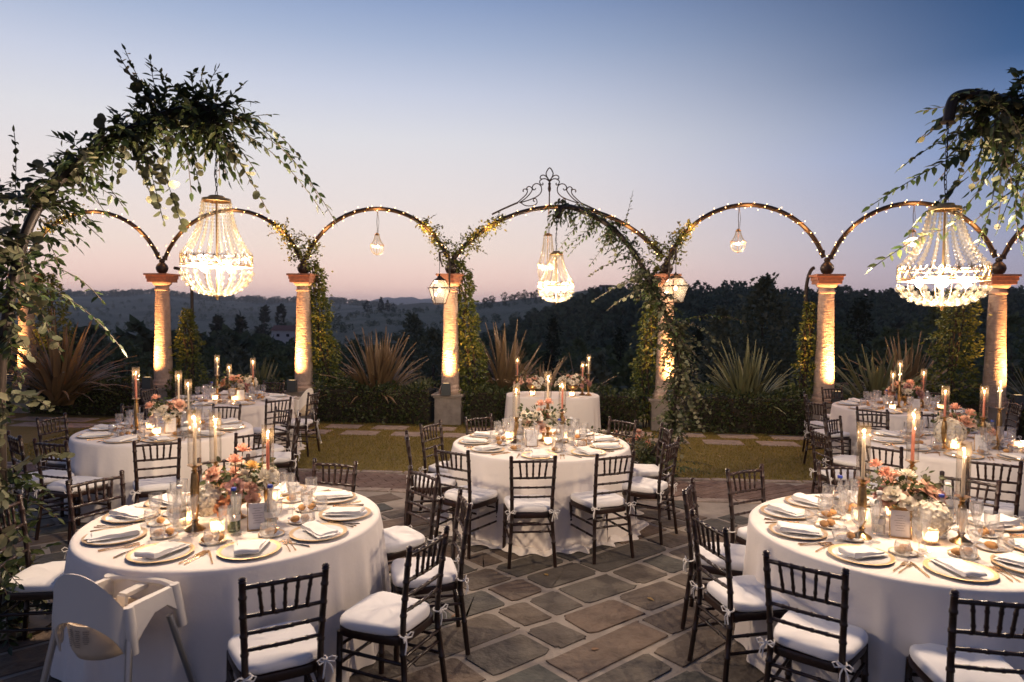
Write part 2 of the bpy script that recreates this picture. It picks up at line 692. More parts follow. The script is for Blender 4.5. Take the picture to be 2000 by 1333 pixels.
def land(name, a, b, scale, c=None, bump=None):
    return mat(name, a, .95, noise=(scale, b, 8), bump=bump, spec=.1)


US = np.linspace(-1.35, 1.35, 260)
LM = dict(
    valley=land('valley_scrub', (.05, .07, .032), (.09, .095, .05), .02, bump=(.3, .8, .6)),
    wooded=land('wooded_slope', (.035, .05, .025), (.06, .07, .035), .03),
    vineyard=land('vineyard_slope', (.40, .36, .28), (.24, .23, .16), .012),
    knoll=land('knoll_slope', (.2, .2, .15), (.11, .12, .08), .004),
    ridge=land('ridge_slope', (.17, .19, .15), (.32, .30, .24), .004),
    mountain=land('mountain_slope', (.12, .13, .13), (.16, .165, .16), .0006),
)
sheet('valley', LM['valley'], US, np.exp(np.linspace(math.log(13.9), math.log(9000), 90)), lambda u, y: valley(y, u))
sheet('wooded_hill', LM['wooded'], US[US > -.32], np.exp(np.linspace(math.log(150), math.log(700), 40)), lambda u, y: hill_z('wooded', u, y, 150, -19.5))
sheet('vineyard_hill', LM['vineyard'], US[US > -.6], np.exp(np.linspace(math.log(330), math.log(1300), 60)), lambda u, y: hill_z('vineyard', u, y, 330, -26))
sheet('far_knoll', LM['knoll'], US[(US > -.6) & (US < .6)], np.exp(np.linspace(math.log(1150), math.log(2800), 30)), lambda u, y: hill_z('knoll', u, y, 1150, -49))
sheet('distant_ridge', LM['ridge'], US, np.exp(np.linspace(math.log(700), math.log(4500), 60)), lambda u, y: hill_z('ridge', u, y, 700, -40))
mu = np.linspace(-1.35, 1.35, 700)
sheet('mountains', LM['mountain'], mu, np.exp(np.linspace(math.log(4600), math.log(9000), 20)),
      lambda u, y: hill_z('mountain', u, y, 4600, -80) + 7 * np.sin(u * 160) * (y > 6000) + 4 * np.sin(u * 341 + 1) * (y > 6000))


def vineyard_rows(m):
    n, l = m.node_tree.nodes, m.node_tree.links
    b = n['Principled BSDF']
    src = b.inputs['Base Color'].links[0].from_socket
    t = n.new('ShaderNodeTexCoord')
    mp = n.new('ShaderNodeMapping')
    mp.inputs['Rotation'].default_value = (0, 0, 1.15)
    w = n.new('ShaderNodeTexWave')
    w.inputs['Scale'].default_value = .035
    w.inputs['Distortion'].default_value = 3.5
    w.inputs['Detail'].default_value = 3
    w.inputs['Detail Scale'].default_value = .6
    l.new(t.outputs['Object'], mp.inputs[0])
    l.new(mp.outputs[0], w.inputs['Vector'])
    k = ramp(n, [(0.25, (.42, .44, .38, 1)), (0.6, (1, 1, 1, 1))])
    l.new(w.outputs['Fac'], k.inputs[0])
    v = n.new('ShaderNodeTexVoronoi')
    v.inputs['Scale'].default_value = .009
    l.new(t.outputs['Object'], v.inputs['Vector'])
    k2 = ramp(n, [(0.0, (.6, .62, .55, 1)), (.5, (1, .97, .9, 1)), (1, (.75, .8, .7, 1))])
    l.new(v.outputs['Color'], k2.inputs[0])
    a = n.new('ShaderNodeMixRGB')
    a.blend_type = 'MULTIPLY'
    a.inputs[0].default_value = 1
    l.new(src, a.inputs[1])
    l.new(k.outputs[0], a.inputs[2])
    c = n.new('ShaderNodeMixRGB')
    c.blend_type = 'MULTIPLY'
    c.inputs[0].default_value = 1
    l.new(a.outputs[0], c.inputs[1])
    l.new(k2.outputs[0], c.inputs[2])
    l.new(c.outputs[0], b.inputs['Base Color'])


for k_ in ('vineyard', 'ridge', 'knoll'):
    vineyard_rows(LM[k_])


def ground_at(x, y):
    u = x / y
    z = float(valley(np.float64(y), np.float64(u)))
    for w, a, b in (('wooded', 150, -19.5), ('vineyard', 330, -26), ('ridge', 700, -40)):
        if a < y < SK[w][0] * 1.4 and not (w == 'wooded' and u < -.32) and not (w == 'vineyard' and u < -.6):
            z = max(z, float(hill_z(w, np.float64(u), np.float64(y), a, b)))
    return z


# --- terrace: earth slab, patio mortar, brick walk, lawn
def poly_sheet(name, P, z, m):
    return structure(name, mesh_np(name, [(p[0], p[1], z) for p in P], [tuple(range(len(P)))], m, False))


def edge1(x):
    return 7.74 - .09 * x          # patio / brick walk


def edge2(x):
    return 8.67 - .066 * x         # brick walk / lawn


m_mortar = mat('lime_mortar', (.36, .315, .27), .95, noise=(4, (.23, .195, .165), 8), bump=(45, .55, .01))
m_lawn = mat('lawn_turf', (.16, .125, .028), .9, noise=(2.2, (.22, .16, .042), 8), bump=(90, .9, .02))
m_bed = MT['soil']
bm_ = MB()
bm_.box((0, 5, -.6), (34, 18.2, 1.0))
structure('terrace_ground', bm_.mesh('terrace_ground', m_bed, False))
patio = poly_sheet('patio', [(-17, -4), (17, -4), (17, edge1(17)), (-17, edge1(-17))], -.009, m_mortar)
walk = poly_sheet('brick_walk', [(-17, edge1(-17)), (17, edge1(17)), (17, edge2(17)), (-17, edge2(-17))], -.012, m_mortar)
lawn = poly_sheet('lawn', [(-17, edge2(-17)), (17, edge2(17)), (17, 14.1), (-17, 14.1)], -.004, m_lawn)


def island_obj_mat(name, cols, rough, nz, bmp):
    m = mat(name, cols[0], rough, noise=nz, bump=bmp, spec=.35)
    n, l = m.node_tree.nodes, m.node_tree.links
    oi = n.new('ShaderNodeObjectInfo')
    k = ramp(n, [(i / (len(cols) - 1), (*c, 1)) for i, c in enumerate(cols)])
    l.new(oi.outputs['Random'], k.inputs[0])
    for nd in n:
        if nd.type == 'MIX_RGB':
            l.new(k.outputs[0], nd.inputs[1])
            nd.blend_type = 'MULTIPLY'
            nd.inputs[2].default_value = (.55, .53, .52, 1)
    return m


m_flag = island_obj_mat('flagstone', [(.125, .11, .092), (.17, .13, .098), (.10, .10, .09), (.19, .135, .10), (.13, .11, .09), (.088, .095, .086)], .7,
                        (4.5, (.5, .5, .5), 10), (11, 1.0, .03))
m_paver = island_obj_mat('brick_paver', [(.21, .135, .11), (.17, .115, .095), (.24, .165, .135), (.19, .13, .11)], .85, (18, (.5, .5, .5)), (50, .5, .008))
m_step = island_obj_mat('stepping_slab', [(.42, .34, .28), (.36, .30, .26), (.47, .38, .31)], .9, (9, (.5, .5, .5)), (30, .5, .008))

ca, sa = math.cos(math.radians(39)), math.sin(math.radians(39))
stuff_stones = MB()
flags = []
t = -9.0
while t < 12:
    w = random.choice([.27, .32, .36, .40, .34])
    s_ = -9.0 + random.random() * .5
    while s_ < 13:
        L = random.choice([.30, .36, .44, .52, .64, .80]) * random.uniform(.85, 1.15)
        g = .017
        hw, hl = w / 2 - g - random.uniform(0, .014), L / 2 - g - random.uniform(0, .02)
        P = []
        rr = min(hw, hl) * random.uniform(.12, .4)
        for (sx, sy) in ((1, 1), (-1, 1), (-1, -1), (1, -1)):
            a0 = {(1, 1): 0, (-1, 1): 90, (-1, -1): 180, (1, -1): 270}[(sx, sy)]
            r_c = rr * random.uniform(.5, 1.2)
            for da in (0, 30, 60, 90):
                a = math.radians(a0 + da)
                P.append((sx * (hl - r_c) + r_c * math.cos(a) + random.uniform(-.017, .017), sy * (hw - r_c) + r_c * math.sin(a) + random.uniform(-.008, .008)))
        cx, cy0 = s_ + L / 2, t + w / 2
        sl = random.uniform(-.05, .05)
        Q = []
        for px, py in P:
            py += sl * px
            x, y = cx + px, cy0 + py
            Q.append((x * ca - y * sa, x * sa + y * ca))
        mx_ = sum(p[0] for p in Q) / len(Q)
        my_ = sum(p[1] for p in Q) / len(Q)
        if -3.5 < my_ and abs(mx_) < 12 and max(p[1] - edge1(p[0]) for p in Q) < -.02:
            flags.append((mx_, my_, Q))
        s_ += L
    t += w
vis = [f for f in flags if 3.35 < f[1] and abs(f[0]) < f[1] * .80 + .2]
vis.sort(key=lambda f: f[1])
keep = set(id(f) for f in vis[:290])
for f in flags:
    z1 = random.uniform(-.004, .001)
    if id(f) in keep:
        b = MB()
        cxy = (f[0], f[1])
        b.prism([(p[0] - cxy[0], p[1] - cxy[1]) for p in f[2]], -.03, 0, .0035)
        part('flagstone', b.mesh('flagstone', m_flag, True, 25), patio, (cxy[0], cxy[1], z1))
    else:
        stuff_stones.prism(f[2], -.03, z1, .008)
part('flagstones', stuff_stones.mesh('flagstones', m_flag, True, 30), patio, kind='stuff')

# brick walk: square pavers laid on the diagonal
bp_ = MB()
bp_.prism([(-.125, -.058), (.125, -.058), (.125, .058), (-.125, .058)], -.03, 0, .006)
pav_me = bp_.mesh('paver', m_paver, True, 30)
stuff_p = MB()
npv = 0
c3, s3 = math.cos(math.radians(31)), math.sin(math.radians(31))
for i in range(-80, 100):
    for j in range(-140, 200):
        x0, y0 = i * .258 + (.129 if j % 2 else 0), j * .124
        x, y = x0 * c3 - y0 * s3, x0 * s3 + y0 * c3
        if abs(x) > 12 or not (edge1(x) + .10 < y < edge2(x) - .08):
            continue
        if abs(x) < 7.2 and npv < 295:
            part('paver', pav_me, walk, (x, y, random.uniform(-.003, .001)), (0, 0, math.radians(31) + random.uniform(-.01, .01)))
            npv += 1
        else:
            stuff_p.prism([(x + a * c3 - b * s3, y + a * s3 + b * c3) for a, b in ((-.125, -.058), (.125, -.058), (.125, .058), (-.125, .058))], -.03, 0, .006)
part('pavers', stuff_p.mesh('pavers', m_paver, True, 30), walk, kind='stuff')
# kerb of narrow stones between patio and walk, and at the lawn
for nm, ef, wd in (('kerb_stone', edge1, .13), ('border_stone', edge2, .10)):
    kb = MB()
    kb.prism([(-.27, -wd / 2), (.27, -wd / 2), (.27, wd / 2), (-.27, wd / 2)], -.04, .004, .008)
    kme = kb.mesh(nm, m_step, True, 30)
    for k in range(-20, 21):
        x = k * .56
        part(nm, kme, walk, (x, ef(x) + .01, random.uniform(-.002, .002)), (0, 0, -math.atan(.08)))
# stepping slabs, two rows set in the lawn
sb = MB()
sb.prism([(-.31, -.2), (.31, -.2), (.31, .2), (-.31, .2)], -.05, 0, .01)
slab_me = sb.mesh('stepping_slab', m_step, True, 30)
for row, (yb, off) in enumerate(((11.35, 0), (11.95, .42))):
    for k in range(-14, 15):
        x = k * .86 + off
        part('stepping_slab', slab_me, lawn, (x, yb - .10 * x, .006), (0, 0, -.1 + random.uniform(-.02, .02)))

# short grass: real blades on the turf
ng = 100000
gx = rng.uniform(-7.5, 8.5, ng)
gy = edge2(gx) + .03 + rng.random(ng) * 3.9
ok = np.abs(gx) < gy * .8
for row, (yb, off) in enumerate(((11.35, 0), (11.95, .42))):
    k = np.round((gx - off) / .86)
    ok &= ~((np.abs(gx - off - k * .86) < .30) & (np.abs(gy - (yb - .1 * gx)) < .19))
gx, gy = gx[ok], gy[ok]
n = len(gx)
az_ = rng.uniform(0, 2 * PI, n)
d = np.stack([np.cos(az_) * .6, np.sin(az_) * .6, rng.uniform(.5, 1.2, n)], 1)
u = np.tile([0.0, .3, 1.0], (n, 1)) + rng.normal(0, .5, (n, 3))
X = frames(d, u, rng.uniform(.022, .045, n), rng.uniform(.006, .011, n), np.stack([gx, gy, np.full(n, -.004)], 1))
go = structure('grass', scatter('grass', ([(-.5, 0, 0), (.5, 0, 0), (0, 1, 0)], [(0, 1, 2)]), X, MT['grass']))
props(go, 'short mown grass growing over the lawn', 'grass')
go['kind'] = 'stuff'

# ================================================================== COLUMNS AND ARCHES
def line_y(x):
    return 12.62 - .12 * x


COLX = [-9.81, -6.88, -4.0, -1.148, 2.765, 5.49, 8.25]
CLAB = ['rough stone column at the far left half hidden by the dark garland',
        'stone column second from the left with bare iron ball on top',
        'stone column third from the left with ivy on its right side',
        'stone column left of the middle arch with lantern and grey lamp box',
        'stone column right of the middle arch behind the leafy garland',
        'stone column second from the right lit by a strong orange spot',
        'stone column at the far right beside the large chandelier']


def col_stone():
    m = MT['stone']
    n, l = m.node_tree.nodes, m.node_tree.links
    tcn = n.new('ShaderNodeTexCoord')
    mp = n.new('ShaderNodeMapping')
    mp.inputs['Scale'].default_value = (7, 7, 26)
    nz = n.new('ShaderNodeTexNoise')
    nz.inputs['Scale'].default_value = 1.6
    nz.inputs['Detail'].default_value = 5
    l.new(tcn.outputs['Object'], mp.inputs[0])
    l.new(mp.outputs[0], nz.inputs['Vector'])
    bp = n.new('ShaderNodeBump')
    bp.inputs['Strength'].default_value = 1.0
    bp.inputs['Distance'].default_value = .022
    l.new(nz.outputs[0], bp.inputs['Height'])
    old = [x for x in n if x.type == 'BUMP' and x != bp][0]
    l.new(old.outputs[0], bp.inputs['Normal'])
    l.new(bp.outputs[0], n['Principled BSDF'].inputs['Normal'])


col_stone()


def make_column():
    t = thing('stone_column', '', 'column', group='stone columns carrying the iron arches')
    b = MB()
    b.box((0, 0, .25), (.49, .49, .5))
    part('pedestal', b.mesh('pedestal', MT['pedestal'], False), t)
    b = MB()
    b.box((0, 0, .515), (.54, .54, .03))
    b.box((0, 0, .545), (.60, .60, .03))
    part('pedestal_cap', b.mesh('pedestal_cap', MT['pedestal'], False), t)
    b = MB()
    b.lathe([(.215, .56), (.222, .58), (.222, .62), (.205, .64), (.19, .65), (.192, .67), (.19, .69), (.172, .71), (.168, .73)], 28)
    part('base_moulding', b.mesh('base_moulding', MT['stone']), t)
    b = MB()
    pr = []
    for k in range(15):
        q = k / 14
        pr.append((.168 - .045 * q ** 1.25 + .004 * math.sin(q * 9), .73 + q * 1.72))
    b.lathe(pr, 28)
    part('shaft', b.mesh('shaft', MT['stone']), t)
    b = MB()
    b.lathe([(.124, 2.45), (.142, 2.46), (.144, 2.48), (.126, 2.495), (.125, 2.545), (.14, 2.555), (.165, 2.58), (.178, 2.605), (.178, 2.62)], 28)
    part('capital', b.mesh('capital', MT['stone']), t)
    for k, (w, z0, z1) in enumerate(((.39, 2.62, 2.68), (.42, 2.682, 2.745), (.47, 2.747, 2.785))):
        b = MB()
        b.box((0, 0, (z0 + z1) / 2), (w, w, z1 - z0))
        part('abacus_tile', b.mesh('abacus_tile', MT['terracotta'], False), t)
    b = MB()
    b.lathe([(.001, 2.785), (.05, 2.787), (.09, 2.82), (.11, 2.87), (.115, 2.90), (.10, 2.95), (.06, 2.995), (.045, 3.01), (.055, 3.03), (.05, 3.06), (.03, 3.08), (.001, 3.085)], 18)
    part('ball', b.mesh('ball', MT['iron']), t)
    return t


pc = Protos(make_column)
for x, lb in zip(COLX, CLAB):
    pc.put((x, line_y(x), 0), -math.atan(.12), lb)

# iron arches with fairy lights
ARCHES = [(COLX[0], COLX[1], 'far left between the first two columns'), (COLX[1], COLX[2], 'behind the left chandelier'),
          (COLX[2], COLX[3], 'left of the middle arch over a small chandelier'), (COLX[3], COLX[4], 'widest in the middle'),
          (COLX[4], COLX[5], 'right of the middle arch over a small chandelier'), (COLX[5], COLX[6], 'behind the right chandelier'),
          (COLX[6], 11.0, 'cut off at the right edge')]
ARC_PTS = []
for i, (xa, xb, wh) in enumerate(ARCHES):
    a = xa + .06
    b_ = xb - .06
    h = (b_ - a) / 2
    sag = .93
    R = (h * h + sag * sag) / (2 * sag)
    ph = math.asin(min(1, h / R))
    P = []
    for k in range(41):
        w = -ph + 2 * ph * k / 40
        x = (a + b_) / 2 + R * math.sin(w)
        z = 3.08 + sag - R + R * math.cos(w)
        P.append((x, line_y(x), z))
    ARC_PTS.append(P)
    t = thing('iron_arch', 'dark round iron arch ' + wh, 'arch', (0, 0, 0), 0, 'iron arches between the columns')
    mb = MB()
    mb.tube(P, .039, 10)
    part('arch_tube', mb.mesh('arch_tube', MT['iron']), t)
    for q in (0.02, 0.98):
        mb = MB()
        p = P[int(q * 40)]
        mb.tube([(p[0], p[1], p[2] - .03), (p[0], p[1], p[2] + .05)], .047, 10)
        part('collar', mb.mesh('collar', MT['iron']), t)
    # string of fairy lights wound round the tube
    t = thing('fairy_light_string', 'warm fairy lights wound on the arch ' + wh, 'string lights', (0, 0, 0), 0, 'fairy light strings on the arches')
    wire = []
    bulbs = MB()
    NB = 56
    for k in range(NB * 6 + 1):
        q = k / (NB * 6)
        f = q * 40
        i0 = min(39, int(f))
        p = Vector(P[i0]).lerp(Vector(P[i0 + 1]), f - i0)
        tg = (Vector(P[i0 + 1]) - Vector(P[i0])).normalized()
        nb = Vector((0, 1, 0))
        nn = tg.cross(nb).normalized()
        an = q * 2 * PI * 15
        o = nn * math.cos(an) + nb * math.sin(an)
        wire.append(p + o * .043)
        if k % 6 == 3:
            tip = p + o * random.uniform(.045, .08) + tg * random.uniform(-.02, .02)
            r = .0072
            V = [tip + Vector(c) * r for c in ((1, 0, 0), (-1, 0, 0), (0, 1, 0), (0, -1, 0), (0, 0, 1.3), (0, 0, -1.3))]
            bulbs.add(V, [(0, 2, 4), (2, 1, 4), (1, 3, 4), (3, 0, 4), (2, 0, 5), (1, 2, 5), (3, 1, 5), (0, 3, 5)])
    mb = MB()
    mb.tube(wire, .0035, 3)
    part('wire', mb.mesh('wire', MT['wire']), t)
    part('bulbs', bulbs.mesh('bulbs', MT['fairy'], False), t, kind='stuff')
    for q in (8, 20, 32):
        p = P[q]
        lamp(t, (p[0], p[1] - .12, p[2] - .05), 15.0, AMBER, .1)

# wrought crest over the middle arch
t = thing('iron_crest', 'black wrought iron scroll crest topping the middle arch', 'ironwork', (.66, line_y(.66), 4.0))
K = .00141


def cr(P, r=.010, mirror=False, name='scroll'):
    Q = [((-1 if mirror else 1) * (x - 860) * K, 0, (605 - y) * K) for x, y in P]
    # Catmull-Rom smoothing
    R = []
    for i in range(len(Q) - 1):
        p0, p1, p2, p3 = [Vector(Q[max(0, min(len(Q) - 1, j))]) for j in (i - 1, i, i + 1, i + 2)]
        for k in range(5):
            s = k / 5
            R.append(.5 * ((2 * p1) + (p2 - p0) * s + (2 * p0 - 5 * p1 + 4 * p2 - p3) * s * s + (3 * p1 - p0 - 3 * p2 + p3) * s ** 3))
    R.append(Vector(Q[-1]))
    m_ = MB()
    m_.tube(R, r, 6)
    part(name, m_.mesh(name, MT['iron']), t)


cr([(860, 262), (822, 205), (818, 155), (860, 97), (902, 155), (898, 205), (860, 262)], .011, name='fleur_loop')
for mi in (False, True):
    cr([(856, 262), (820, 212), (780, 190), (745, 205), (740, 232), (764, 242)], mirror=mi)
    cr([(856, 272), (820, 242), (775, 238), (735, 265), (740, 300), (765, 318), (777, 302), (768, 290)], mirror=mi)
    cr([(480, 548), (600, 510), (700, 465), (752, 410), (755, 345), (720, 305), (670, 305), (640, 340), (645, 372), (668, 380), (683, 360)], mirror=mi)
    cr([(470, 548), (540, 500), (600, 440), (637, 380), (620, 346), (590, 338), (566, 360), (580, 380)], mirror=mi)
    cr([(445, 548), (510, 490), (560, 440), (575, 400), (560, 373), (530, 373), (518, 395), (530, 404)], mirror=mi)
    cr([(490, 545), (555, 584), (650, 582), (700, 550), (690, 500), (658, 497), (655, 524), (675, 528)], .009, mirror=mi)
    cr([(455, 545), (350, 590), (220, 650), (120, 700)], .016, mirror=mi, name='strut')
cr([(1600, 700), (1700, 800), (1760, 824), (1815, 832), (1862, 805), (1862, 768), (1838, 760), (1826, 780)], .010)
mb = MB()
mb.tube([(0, 0, .0), (0, 0, .3)], .012, 6)
mb.lathe([(.001, .28), (.02, .29), (.03, .34), (.02, .40), (.028, .43), (.012, .46), (.02, .48), (.001, .50)], 10)
part('spike', mb.mesh('spike', MT['iron']), t)

# bent pipes that come down behind two of the columns
for x0, sgn, lb in ((COLX[1], 1, 'dark bent pipe curving down right of the second column'), (COLX[5], -1, 'dark pipe dropping left of the second column from right')):
    P = []
    for q in range(20):
        s = q / 19
        if s < .45:
            w = s / .45 * PI / 2
            P.append((x0 + sgn * (.10 + (.35 if sgn > 0 else .14) * math.sin(w)), line_y(x0) + .28, 2.42 + .50 * math.cos(w)))
        else:
            P.append((x0 + sgn * (.45 if sgn > 0 else .24), line_y(x0) + .28, 2.42 * (1 - (s - .45) / .55)))
    mb = MB()
    mb.tube(P, .032, 8)
    solo('bent_pipe', mb.mesh('bent_pipe', MT['iron']), lb, 'pipe')

# column uplights
for i, x in enumerate(COLX):
    y = line_y(x)
    dx = {0: -.12, 1: -.14, 2: -.12, 3: -.05, 4: .05, 5: .08, 6: .16}[i]
    lb = 'grey box uplight at the foot of the ' + ['far left column', 'second column', 'third column from left', 'column left of the middle arch',
                                                   'column behind the leafy garland', 'second column from right', 'far right column'][i]
    t = thing('uplight', lb, 'lamp', (x + dx, y - .335, .58), 0, 'uplights at the foot of the columns')
    mb = MB()
    mb.box((0, 0, .09), (.17, .10, .22), 0, .92)
    part('housing', mb.mesh('housing', MT['box'], False), t)
    mb = MB()
    mb.tube([(-.08, -.01, .15), (-.10, -.01, .05), (-.10, -.01, -.02)], .008, 6)
    part('bracket', mb.mesh('bracket', MT['black']), t)
    mb = MB()
    mb.box((0, .0, .2015), (.10, .05, .002))
    part('lens', mb.mesh('lens', MT['lens'], False), t)
    P_ = P_SPOT * {4: .8, 5: 1.3, 6: 1.1, 0: .8}.get(i, 1)
    o = lamp(t, (0, .045, .225), P_, AMBER, .03, 'SPOT', 'uplight_beam', spot_size=math.radians(58), spot_blend=1.0)
    o.rotation_euler = (math.radians(177), 0, 0)
    o = lamp(t, (0, -.03, .225), P_ * .42, AMBER, .05, 'SPOT', 'uplight_spill', spot_size=math.radians(140), spot_blend=1.0)
    o.rotation_euler = (math.radians(178), 0, 0)

# ================================================================== IVY, HEDGES, FLAX
def leaf_cloud(name, pts, out, size, tmpl, m, parent, droop=.5, kind='stuff'):
    n = len(pts)
    d = out + rng.normal(0, .55, (n, 3))
    d[:, 2] -= droop
    u = rng.normal(0, .5, (n, 3)) + out * .8 + np.array([0, 0, .4])
    s = size * rng.uniform(.65, 1.3, n)
    X = frames(d, u, s, s * .62, pts)
    return part(name, scatter(name, tmpl, X, m), parent, kind=kind)


def ivy(i, side, prof, n, label):
    """prof: list of (z, centre offset, half width)"""
    x0, y0 = COLX[i], line_y(COLX[i])
    t = thing('climbing_ivy', label, 'ivy', (x0, y0, 0), 0, 'climbing plants on the columns')
    zs = [p[0] for p in prof]
    z = rng.uniform(zs[0], zs[-1], n)
    hw = np.interp(z, zs, [p[2] for p in prof]) * (1 + .18 * np.sin(z * 9 + i) + .12 * np.sin(z * 23))
    cxo = np.interp(z, zs, [p[1] for p in prof])
    a = rng.uniform(0, 2 * PI, n)
    r = np.sqrt(rng.uniform(.25, 1.0, n))
    pts = np.stack([side * cxo + hw * r * np.cos(a), .12 + hw * .75 * r * np.sin(a), z], 1)
    stray = rng.random(n) < .05
    pts[stray] += rng.normal(0, .09, (stray.sum(), 3))
    out = np.stack([np.cos(a), np.sin(a), np.full(n, .15)], 1)
    leaf_cloud('foliage', pts, out, .062, QUAD, MT['ivy'], t)
    mb = MB()
    for k in range(4):
        P = [(side * np.interp(zz_, zs, [p[1] for p in prof]) + .07 * math.sin(zz_ * 3 + k * 2), .12 + .05 * math.cos(zz_ * 4 + k), zz_)
             for zz_ in np.linspace(0, zs[-1] - .1, 12)]
        mb.tube(P, .014, 5)
    part('stem', mb.mesh('stem', MT['twig']), t)
    return t


TALL = [(.15, .40, .34), (.6, .42, .36), (1.1, .38, .30), (1.7, .30, .22), (2.3, .24, .20), (2.8, .16, .20), (3.05, .08, .16)]
ivy(0, 1, [(.15, .55, .40), (.8, .52, .42), (1.5, .48, .36), (2.2, .42, .32), (2.6, .38, .24), (2.8, .36, .1)], 2600, 'dark ivy climbing beside the far left column')
ivy(1, 1, [(.1, .45, .34), (.7, .45, .34), (1.3, .44, .26), (1.8, .43, .16), (2.1, .43, .07)], 2000, 'pointed ivy bush on the bent pipe beside the second column')
ivy(2, 1, TALL, 3600, 'thick ivy climbing the right side of the third column')
ivy(3, 1, TALL, 3800, 'bright ivy climbing behind the column left of the middle arch')
ivy(4, -1, [(.15, .30, .24), (.7, .33, .27), (1.3, .30, .22), (2.0, .22, .18), (2.6, .14, .16), (2.95, .06, .14)], 2600, 'yellow green ivy left of the column behind the garland')
ivy(5, -1, [(.1, .34, .24), (.8, .32, .22), (1.4, .27, .15), (2.0, .24, .12), (2.3, .24, .05)], 1300, 'sparse ivy left of the second column from right')
ivy(6, -1, [(.1, .72, .42), (.8, .68, .42), (1.5, .62, .38), (2.1, .58, .34), (2.5, .56, .2)], 3200, 'broad dark ivy left of the far right column')

# wisps of creeper over the arch feet
def creeper(arc, k0, k1, n, label):
    P = ARC_PTS[arc]
    t = thing('arch_creeper', label, 'creeper', (0, 0, 0), 0, 'creepers over the arch feet')
    k = rng.uniform(k0, k1, n)
    i0 = np.clip(k.astype(int), 0, 39)
    A = np.array(P)
    pts = A[i0] + (A[i0 + 1] - A[i0]) * (k - i0)[:, None]
    edge = np.abs(k - (k0 if k0 < 5 else k1)) / abs(k1 - k0)
    sd = (.12 * (1 - .65 * edge))[:, None]
    pts = pts + rng.normal(0, 1, (n, 3)) * sd
    out = rng.normal(0, 1, (n, 3))
    leaf_cloud('foliage', pts, out, .055, QUAD, MT['ivy'], t, .2)
    mb = MB()
    tw_pts, tw_out = [], []
    for q in range(9):
        kk = random.uniform(k0, k1)
        p = Vector(P[int(kk)])
        dr = Vector((random.uniform(-1, 1), random.uniform(-.4, .4), random.uniform(-.5, 1))).normalized()
        L = random.uniform(.15, .42)
        Q = [p + dr * L * s + Vector((0, 0, -.25 * L * s * s)) for s in (0, .33, .66, 1)]
        mb.tube(Q, .004, 4)
        for s in np.linspace(.2, 1, 9):
            tw_pts.append(p + dr * L * s + Vector((0, 0, -.25 * L * s * s)))
            tw_out.append((random.uniform(-1, 1), random.uniform(-1, 1), random.uniform(-.5, 1)))
    part('twig', mb.mesh('twig', MT['twig']), t)
    leaf_cloud('sprig_leaves', np.array([tuple(v) for v in tw_pts]), np.array(tw_out), .05, QUAD, MT['ivy'], t, .1)


creeper(1, 30, 40, 420, 'creeper wound on the right foot of the left chandelier arch')
creeper(2, 0, 4, 200, 'creeper at the left foot of the arch left of the middle')
creeper(2, 30, 40, 460, 'creeper at the right foot of the arch left of the middle')
creeper(3, 0, 11, 620, 'creeper spilling over the left foot of the middle arch')
creeper(3, 36, 40, 200, 'creeper at the right foot of the middle arch')
creeper(4, 0, 8, 420, 'creeper at the left foot of the arch right of the middle')
creeper(0, 8, 17, 300, 'thin creeper along the far left arch')

# hedges between the pedestals
HD = [(-12.5, -9.9, 'dark clipped hedge left of the far left column'), (-9.5, -7.2, 'dark clipped hedge behind the dark flax at the left'),
      (-6.6, -4.3, 'dark clipped hedge behind the rear left table'),
      (-3.65, -1.45, 'dark clipped hedge left of the middle arch beyond the slabs'), (-.8, 2.4, 'dark clipped hedge under the middle arch behind the small table'),
      (3.1, 5.2, 'dark clipped hedge right of the middle arch beyond the slabs'), (5.8, 8.0, 'dark clipped hedge behind the rear right table'),
      (8.5, 12, 'dark clipped hedge right of the far right column')]
for x0, x1, lb in HD:
    xm = (x0 + x1) / 2
    ym = line_y(xm) + .1
    t = thing('hedge', lb, 'hedge', (xm, ym, 0), -math.atan(.12), 'clipped hedges between the columns')
    hx, hy, hz = (x1 - x0) / 2, .42, .66
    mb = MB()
    mb.box((0, 0, hz * .45), (hx * 1.9, hy * 1.7, hz * .9))  # solid dark box added inside the hedge, behind the leaves
    part('dark_core', mb.mesh('dark_core', MT['soil'], False), t)
    n = int(2600 * hx)
    px = rng.uniform(-hx, hx, n)
    face = rng.random(n)
    py = np.where(face < .55, -hy + rng.normal(0, .035, n), rng.uniform(-hy, hy, n))
    top = hz + .05 * np.sin(px * 3 + xm) + .03 * np.sin(px * 9)
    pz = np.where(face < .55, rng.uniform(.02, 1, n) * top, top + rng.normal(0, .03, n))
    py = py + .05 * np.sin(px * 5 + pz * 6)
    out = np.stack([rng.normal(0, .4, n), np.where(face < .55, -1.0, -.2), np.where(face < .55, .3, 1.0)], 1)
    leaf_cloud('foliage', np.stack([px, py, pz], 1), out, .058, QUAD, MT['box_leaf'], t, .0)


# flax clumps: every sword leaf its own piece
def blade_mesh(name, m, bend, L=1.0, w=.066):
    V, F = [], []
    N = 7
    for k in range(N + 1):
        s = k / N
        ww = w * (1 - s ** 2.2) * (.75 + .5 * math.sin(min(1, s * 2.2) * PI / 2)) / 1.2
        z = L * (s - bend * .45 * s ** 3)
        y = L * bend * s ** 2.4
        V += [(-ww / 2, y + .008, z), (0, y, z), (ww / 2, y + .008, z)]
    for k in range(N):
        a = 3 * k
        F += [(a, a + 1, a + 4, a + 3), (a + 1, a + 2, a + 5, a + 4)]
    return mesh_np(name, V, F, m, True, 80)


BL = {}
for key, m in (('flax', MT['flax']), ('green', MT['flax_green'])):
    BL[key] = [blade_mesh('blade', m, b) for b in (.02, .07, .16, .28, .45)]


